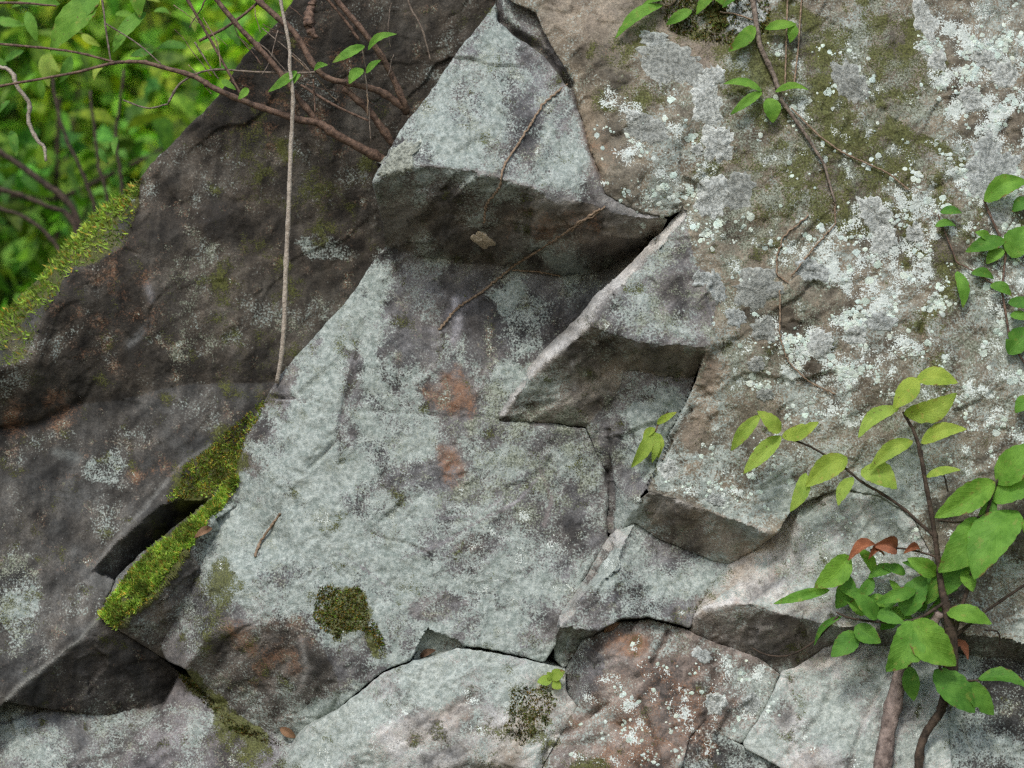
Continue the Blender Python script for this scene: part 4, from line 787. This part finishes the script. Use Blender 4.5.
# ---- sprig in the recess and the tiny seedling
sp = thing('leaf_sprig', 'pale yellow-green leaf sprig growing from the crack beside the wedge', 'sprig', basepoint(655, 430, hp(655, 430, 2)))
tube('stem', [(668, 412, hp(668, 412, 1), .9), (660, 422, hp(660, 422, 8), .9), (655, 432, hp(655, 432, 12), .8)], BARK_RED, sp, K=5)
for b, t, w in (((653, 428), (631, 468), 13), ((657, 424), (677, 412), 8), ((657, 433), (663, 460), 15), ((654, 431), (652, 463), 9), ((655, 428), (643, 440), 8)):
    leaf(sp, L_YEL, b, t, w, hp(655, 430, 12), hp(655, 430, 12)+random.uniform(-4, 8), fold=.35)
sdg = thing('tiny_seedling', 'tiny bright green seedling in the mossy crack at bottom centre', 'seedling', basepoint(552, 684, hp(552, 684, 1)))
tube('stem', [(553, 690, hp(553, 690, 0), .7), (552, 680, hp(552, 682, 7), .6)], ROOT, sdg, K=5)
for b, t, w in (((552, 680), (537, 682), 11), ((552, 680), (565, 671), 12), ((553, 681), (561, 689), 10), ((552, 680), (547, 672), 8)):
    leaf(sdg, L_YEL, b, t, w, hp(552, 682, 8), hp(552, 682, 10), fold=.15, droop=.05)

# ---- bare branches across the upper left
bs = thing('bare_branch_shrub', 'tangle of reddish bare branches reaching from behind the pale rock', 'shrub', basepoint(385, 160, -60))
for pl in ([(396, 172, -70, 5), (383, 160, -58, 4.8), (340, 137, -40, 4.4), (318, 123, -34, 4.2), (300, 120, -30, 3.8), (272, 111, -28, 3.4), (243, 101, -26, 3), (214, 88, -28, 2.8), (193, 76, -30, 2.6), (158, 66, -34, 2.2), (141, 62, -36, 2), (114, 63, -40, 1.7), (73, 73, -44, 1.4), (0, 86, -50, 1.3), (-60, 96, -54, 1.1)],
           [(319, 124, -34, 3.2), (293, 91, -26, 3), (278, 70, -22, 3), (255, 44, -18, 2.8), (240, 28, -16, 2.7), (217, 0, -14, 2.6), (190, -40, -12, 2.4)],
           [(406, 112, -60, 4), (404, 103, -46, 3.6), (386, 64, -34, 3.2), (366, 35, -26, 3), (337, 0, -20, 2.8), (310, -34, -16, 2.6)],
           [(404, 108, -50, 4), (381, 92, -36, 3.6), (357, 85, -30, 3.2), (328, 78, -26, 3), (313, 64, -24, 3.2), (296, 35, -24, 3.4), (278, 18, -26, 3.2), (258, 0, -28, 3), (230, -30, -30, 2.8)],
           [(400, 152, -66, 4.4), (392, 143, -54, 4), (369, 111, -40, 3.6), (343, 88, -30, 3)]):
    tube('branch', pl, BARK_RED, bs, K=8)
for pl in ([(359, 40, -28, 1.8), (345, 20, -26, 1.6), (328, 0, -24, 1.6), (310, -22, -22, 1.5)], [(301, 85, -28, 1.6), (334, 105, -24, 1.5), (369, 121, -30, 1.2)], [(168, 103, -34, 1.2), (182, 82, -32, 1.2), (211, 70, -30, 1.2), (255, 72, -28, 1.2), (300, 73, -24, 1.2), (315, 72, -24, 1.2)],
           [(182, -10, -22, 1.6), (211, 41, -26, 1.5), (234, 82, -26, 1.4), (243, 98, -26, 1.3)], [(199, 41, -30, 1.6), (228, 26, -32, 1.5), (259, 1, -34, 1.4), (270, -20, -36, 1.4)], [(0, 44, -50, 1.5), (44, 48, -48, 1.4), (79, 53, -44, 1.3), (114, 62, -40, 1.3)],
           [(101, -10, -40, 1.1), (106, 30, -40, 1), (111, 62, -40, .9)], [(105, 23, -42, .8), (138, 44, -38, .8), (161, 64, -34, .8)], [(123, 100, -40, .9), (147, 108, -38, .9), (168, 104, -34, .9)], [(-20, 3, -46, 1.6), (20, 3, -46, 1.4), (56, 6, -44, 1)],
           [(404, -20, -60, 1.2), (410, 6, -62, 1.1), (422, 29, -64, 1), (431, 62, -70, .8)], [(365, 72, -26, .8), (368, 100, -24, .8), (371, 143, -30, .6)], [(262, 28, -24, .6), (300, 60, -24, .7), (312, 74, -24, .7)], [(278, 30, -22, .6), (270, 60, -20, .5), (262, 75, -18, .5)], [(362, 48, -22, .8), (366, 70, -24, .7)]):
    tube('twig', pl, BARK_GREY if pl[0][3] < 1.5 else BARK_RED, bs, K=6)
_r = random.Random(5)
for _ in range(22):
    x, y, h = _r.uniform(170, 400), _r.uniform(-10, 110), _r.uniform(-40, -14); a = _r.choice((-2.3, -2.0, .6, .9, 1.6))+_r.uniform(-.3, .3); pl = []; l = _r.uniform(7, 16); r0 = _r.uniform(.45, 1.0)
    for k in range(_r.randint(4, 7)):
        pl.append((x, y, h, r0*(1-.1*k))); a += _r.uniform(-.25, .25); x += l*math.cos(a); y += l*math.sin(a); h += _r.uniform(-3, 3)
    if max(p[0] for p in pl) < 405 and max(p[1] for p in pl) < 150: tube('twig', pl, _r.choice((BARK_GREY, BARK_RED, ROOT)), bs, K=5)
for b, t, w in (((365, 46), (332, 63), 12), ((368, 50), (397, 34), 10), ((363, 69), (349, 84), 12), ((366, 73), (381, 60), 9), ((297, 71), (268, 92), 11), ((314, 70), (328, 65), 8), ((300, 74), (292, 86), 8), ((222, 80), (236, 90), 8), ((248, 88), (238, 100), 8)):
    leaf(bs, L_MID, b, t, w, -16, -10, fold=.35)
vv = tube('hanging_vine', [(276, -40, -10, 1.6), (281, 3, -8, 1.6), (289, 44, -8, 1.7), (290, 70, -8, 1.8), (293, 97, -10, 2.0), (291, 146, -14, 2.2), (288, 225, -20, 2.4), (286, 268, -22, 2.4), (283, 341, -26, 2.3), (277, 383, -34, 2.2)], BARK_PALE)
tag(vv, 'straight pale brown vine hanging down in front of the dark slab', 'vine')
tw = tube('crooked_twig', [(-30, 62, -120, 1.8), (0, 67, -120, 2), (12, 73, -120, 2.2), (18, 88, -120, 2.1), (29, 103, -122, 2.2), (29, 123, -124, 2.1), (38, 141, -124, 2), (44, 147, -124, 1.8), (46, 161, -124, 1.2)], BARK_PALE, wob=1.2)
tag(tw, 'crooked bleached twig hanging at the left edge before green foliage', 'twig')
ck = thing('dried_seed_spike', 'shrivelled brown seed spike dangling at the top edge among the bare branches', 'seed spike', basepoint(312, -10, -14))
tube('stalk', [(316, -30, -14, 1), (314, -8, -14, 1), (313, 4, -14, .9)], BARK_GREY, ck, K=5)
tube('spike', [(314, 0, -14, 3.4), (310, 10, -14, 4.6), (309, 20, -13, 5), (311, 30, -14, 4.2), (316, 38, -14, 2.2)], BARK_RED, ck, n=8, K=9, knob=.35, wob=3)
# rootlets clinging to the rock
for lab, pl, r in (('thin brown rootlet running down the upper pale face to the overhang', [(567, 84), (544, 103), (524, 135), (503, 167), (500, 187), (486, 205), (484, 223)], 1.1),
                   ('long tan rootlet slanting under the dark overhang', [(600, 209), (565, 233), (533, 254), (515, 265), (483, 291), (457, 308), (439, 330)], 1.2),
                   ('fine tendril curling on the white lichen, upper of the two loops', [(809, 215), (784, 236), (777, 256), (777, 274), (788, 283)], .8), ('fine straight tendril crossing the white lichen beside the curled one', [(835, 202), (835, 224), (812, 250), (791, 277)], .8),
                   ('fine tendril trailing down the lichened face toward the yellow leaves', [(780, 290), (780, 338), (788, 362), (809, 382), (835, 394)], .8), ('short brown root stuck on the pale face near its left edge', [(280, 514), (270, 528), (260, 542), (255, 556)], 1.4),
                   ('short horizontal rootlet inside the recess under the overhang', [(512, 270), (540, 272), (560, 276)], .8), ('short dark rootlet bundle at the roof of the recess', [(606, 206), (590, 218), (578, 222), (572, 232)], .9)):
    o = tube('rootlet', surf_pts(pl, 1.6, r), ROOT, K=5, wob=1.6); tag(o, lab, 'rootlet', 'rootlets clinging to the rock')
for lab, b, t, w in (('dead tan leaf lying on the bright moss crest', (212, 528), (194, 538), 8), ('reddish dead leaf lodged in the triangular hollow of the crack', (420, 657), (436, 650), 7), ('dead reddish leaf in the corner below the dark rock foot', (280, 728), (296, 738), 9),
                     ('brown leaf scrap in the joint above the rusty boulder', (604, 632), (620, 623), 7)):
    o = leaf(None, L_DEAD, b, t, w, hp(*b, 3), hp(*t, 4), fold=.5, droop=.2, name='dead_leaf'); tag(o, lab, 'dead leaf', 'dead leaves caught in the rock')
# little mud nest under the overhang
def nest():
    K, R = 28, 9; V = []; cx, cy = 482, 240
    for k in range(R+1):
        t = k/R
        for j in range(K):
            a = 2*math.pi*j/K; q = float(1+.5*perlin(math.cos(a)*1.5, math.sin(a)*1.5, 4.3)+.25*perlin(math.cos(a)*4, math.sin(a)*4, 4.7)); x = cx+11*t*q*math.cos(a)+4*t*math.sin(a); y = cy+9*t*q*math.sin(a)
            V.append(SW(x, y, (5+3*float(perlin(x/4, y/4, 3.)))*math.sqrt(max(0, 1-t*t))-1))
    F = [(k*K+j, k*K+(j+1) % K, (k+1)*K+(j+1) % K, (k+1)*K+j) for k in range(R) for j in range(K)]
    tag(mesh_np('mud_nest', V, F, MUD), 'small tan mud nest stuck beneath the dark overhang', 'nest')
nest()

# ------------------------------------------------------------------ shrubs on the slope behind
def bg_leaves(name, pts, dirs, L, mat, parent, tints):
    m = len(pts); d = dirs/np.linalg.norm(dirs, axis=1)[:, None]; up = RNG.normal(size=(m, 3))*.55+np.array([0, -.45, .8]); s_ = np.cross(d, up); s_ /= np.linalg.norm(s_, axis=1)[:, None]; nr = np.cross(s_, d)
    l = L[:, None]; w = l*RNG.uniform(.2, .28, m)[:, None]
    rows = [pts, pts+d*l*.33+s_*w+nr*w*.35, pts+d*l*.33, pts+d*l*.33-s_*w+nr*w*.35, pts+d*l*.7+s_*w*.75-nr*w*.1, pts+d*l*.7-nr*w*.35, pts+d*l*.7-s_*w*.75-nr*w*.1, pts+d*l-nr*w*.9]
    V = np.stack(rows, 1).reshape(-1, 3); b = (np.arange(m)*8)[:, None]
    T = np.array([[0, 1, 2], [0, 2, 3], [1, 4, 5], [1, 5, 2], [2, 5, 6], [2, 6, 3], [4, 7, 5], [5, 7, 6]]); F = (b[:, :, None]+T[None]).reshape(-1, 3)
    uv = np.tile(np.array([[.5, 0, 0], [1, .33, 0], [.5, .33, 0], [0, .33, 0], [.9, .7, 0], [.5, .7, 0], [.1, .7, 0], [.5, 1, 0]]), (m, 1))
    return mesh_np(name, V, F, mat, parent, True, {'leafuv': uv, 'tint': np.repeat(tints, 8, 0)})
def wtube(name, P, R, mat, parent, K=6):
    P = np.array(P); R = np.array(R); T = np.gradient(P, axis=0); T /= np.linalg.norm(T, axis=1)[:, None]; A1 = np.cross(T, np.array([.3, .9, .1])); A1 /= np.linalg.norm(A1, axis=1)[:, None]; B1 = np.cross(T, A1)
    a = np.linspace(0, 2*math.pi, K, endpoint=False); V = (P[:, None]+R[:, None, None]*(np.cos(a)[None, :, None]*A1[:, None]+np.sin(a)[None, :, None]*B1[:, None])).reshape(-1, 3)
    F = [(i*K+j, i*K+(j+1) % K, (i+1)*K+(j+1) % K, (i+1)*K+j) for i in range(len(P)-1) for j in range(K)]
    return V, F
def shrub(label, x, y, hgt, rad, nl, tint, lsz, seed, stems=6, up=.55):
    rg = np.random.default_rng(seed); z0 = float(GZ(x, y))-.1; root = thing('slope_shrub', label, 'shrub', (x, y, z0), 'green shrubs on the slope behind the rock')
    ends = []; VV, FF = [], []; o = 0
    for s_ in range(stems):
        a = rg.uniform(0, 6.28); sp_ = rg.uniform(.25, .75)*rad; P = [];
        for t in np.linspace(0, 1, 9):
            P.append((x+math.cos(a)*sp_*t**1.3+.05*rad*math.sin(t*6+s_), y+math.sin(a)*sp_*t**1.3, z0+hgt*t*rg.uniform(.95, 1.0)))
        V, F = wtube('s', P, np.linspace(.022, .006, 9), None, None); VV.append(V); FF += [tuple(i+o for i in f) for f in F]; o += len(V)
        for k in range(9):
            t = rg.uniform(.25, 1); p = np.array(P[int(t*8)]); q = p+rg.normal(size=3)*rad*.45+np.array([0, 0, .12*hgt]); mid = (p+q)/2+rg.normal(size=3)*.05
            V, F = wtube('s', [p, mid, q], [.008, .006, .003], None, None, 5); VV.append(V); FF += [tuple(i+o for i in f) for f in F]; o += len(V); ends += [q, mid, (q+mid)/2]
        ends += [np.array(p) for p in P[4:]]
    mesh_np('trunk', np.concatenate(VV), FF, BARK_DARK, root)
    ends = np.array(ends); c = ends[rg.integers(0, len(ends), nl)]; pts = c+rg.normal(size=(nl, 3))*rad*.17
    di = rg.normal(size=(nl, 3))+np.array([0, -.5, -.25])
    tv = np.clip(.9+.5*fbm(pts[:, 0]*2.5, pts[:, 1]*2.5, pts[:, 2]*2.5, 3), .3, 1.7)*rg.uniform(.5, 1.5, nl)
    t = np.array(tint)[None]*tv[:, None]*np.stack([rg.uniform(.7, 1.5, nl), np.ones(nl), rg.uniform(.6, 1.4, nl)], -1)
    bg_leaves('crown', pts, di, rg.uniform(.6, 1.25, nl)*lsz, L_BG, root, t)
def bgpos(px, py, y):
    d = (y-0)/1.; xx = (px-512)/FPX*y/CP; return xx
shrub('nearest dark green shrub filling the lower left gap above the mossy slab', bgpos(20, 0, 4.6), 4.6, 1.55, .75, 5200, (.55, .75, .8), .10, 1)
shrub('bright green shrub at the top left corner behind the crooked twig', bgpos(40, 0, 5.6), 5.6, 2.3, .95, 4200, (.95, 1.05, .9), .11, 2)
shrub('sunlit yellow-green shrub just left of the dark slab peak', bgpos(215, 0, 6.2), 6.2, 2.4, .95, 4600, (1.9, 1.85, 1.2), .12, 3)
shrub('yellow-green shrub between the corner shrub and the slab peak', bgpos(120, 0, 7.2), 7.2, 2.6, 1.1, 4600, (1.8, 1.75, 1.2), .13, 4)
shrub('tall green shrub beyond the left edge of the picture', bgpos(-230, 0, 5.6), 5.6, 2.3, 1.0, 4200, (.8, .95, .9), .09, 5)
shrub('tall shrub hidden mostly behind the dark slab peak', bgpos(400, 0, 7.5), 7.5, 3., 1.2, 3600, (1.2, 1.2, .9), .10, 6)
shrub('far pale green bush topping the slope behind the others', bgpos(130, 0, 9.5), 9.5, 3.0, 1.6, 5200, (2.2, 2.05, 1.4), .15, 7, 8)
shrub('far dark bush on the slope at the left edge', bgpos(-120, 0, 8.8), 8.8, 2.6, 1.5, 8000, (.9, 1.05, 1.0), .12, 8, 8)
st_ = thing('arching_stem_clump', 'clump of bare brown stems rising behind the mossy slab at the left edge', 'shrub', basepoint(70, 330, -760))
for pl in ([(90, 330, -640, 7), (76, 217, -640, 6.5), (38, 179, -650, 6), (0, 152, -660, 5), (-60, 120, -670, 4)], [(95, 330, -620, 6), (74, 226, -625, 5), (45, 205, -630, 4.5), (-10, 185, -640, 4)], [(98, 330, -660, 5), (96, 220, -660, 4), (84, 178, -660, 3.4), (60, 120, -670, 3), (50, 60, -680, 2.4)],
           [(102, 330, -650, 5), (108, 215, -650, 3.6), (98, 160, -655, 3), (90, 90, -660, 2.4)], [(112, 330, -690, 5), (122, 200, -690, 3.6), (116, 140, -690, 3), (124, 70, -690, 2.2)], [(80, 330, -600, 5), (58, 250, -600, 4), (20, 215, -610, 3.4), (-40, 200, -620, 3)]):
    tube('stem', [(a, b, c-120, d*.75) for a, b, c, d in pl], BARK_DARK, st_, K=7, wob=2)
shrub('mid green shrub at the left edge between the stem clump and corner shrub', bgpos(-60, 0, 6.9), 6.9, 2.2, 1.2, 6000, (.9, 1.05, .9), .12, 9, 8)
# a few big near leaves hanging in at the top left
hl = thing('overhanging_spray', 'spray of large soft green leaves hanging in at the top left corner', 'branch', basepoint(100, -40, -60))
tube('twig', [(150, -60, -70, 1.6), (110, -20, -66, 1.4), (92, -2, -62, 1.2), (70, 10, -60, 1)], BARK_GREY, hl, K=6)
for b, t, w in (((98, -6), (50, 52), 34), ((100, -8), (70, 30), 26), ((146, 12), (112, 48), 16), ((60, 4), (10, 8), 14), ((150, -30), (140, 18), 22), ((30, -14), (-10, 12), 18)):
    leaf(hl, L_MID, b, t, w, -62, -52, fold=.3)
for i in range(46):                                   # loose foliage of the same spray, farther back
    x, y = random.uniform(-30, 235), random.uniform(-30, 150)
    if x*.9+y*1.15 > 280: continue
    a = random.uniform(0, 6.28); l = random.uniform(16, 34); h = random.uniform(-420, -160)
    leaf(hl, random.choice((L_MID, L_YEL, L_DEEP)), (x, y), (x+l*math.cos(a), y+l*abs(math.sin(a))), l*.42, h, h+random.uniform(-10, 14), fold=.3)
bpy.context.view_layer.update()
print('tris', sum(len(o.data.polygons)*2 for o in scene.objects if o.type == 'MESH'), 'objects', len(scene.objects))
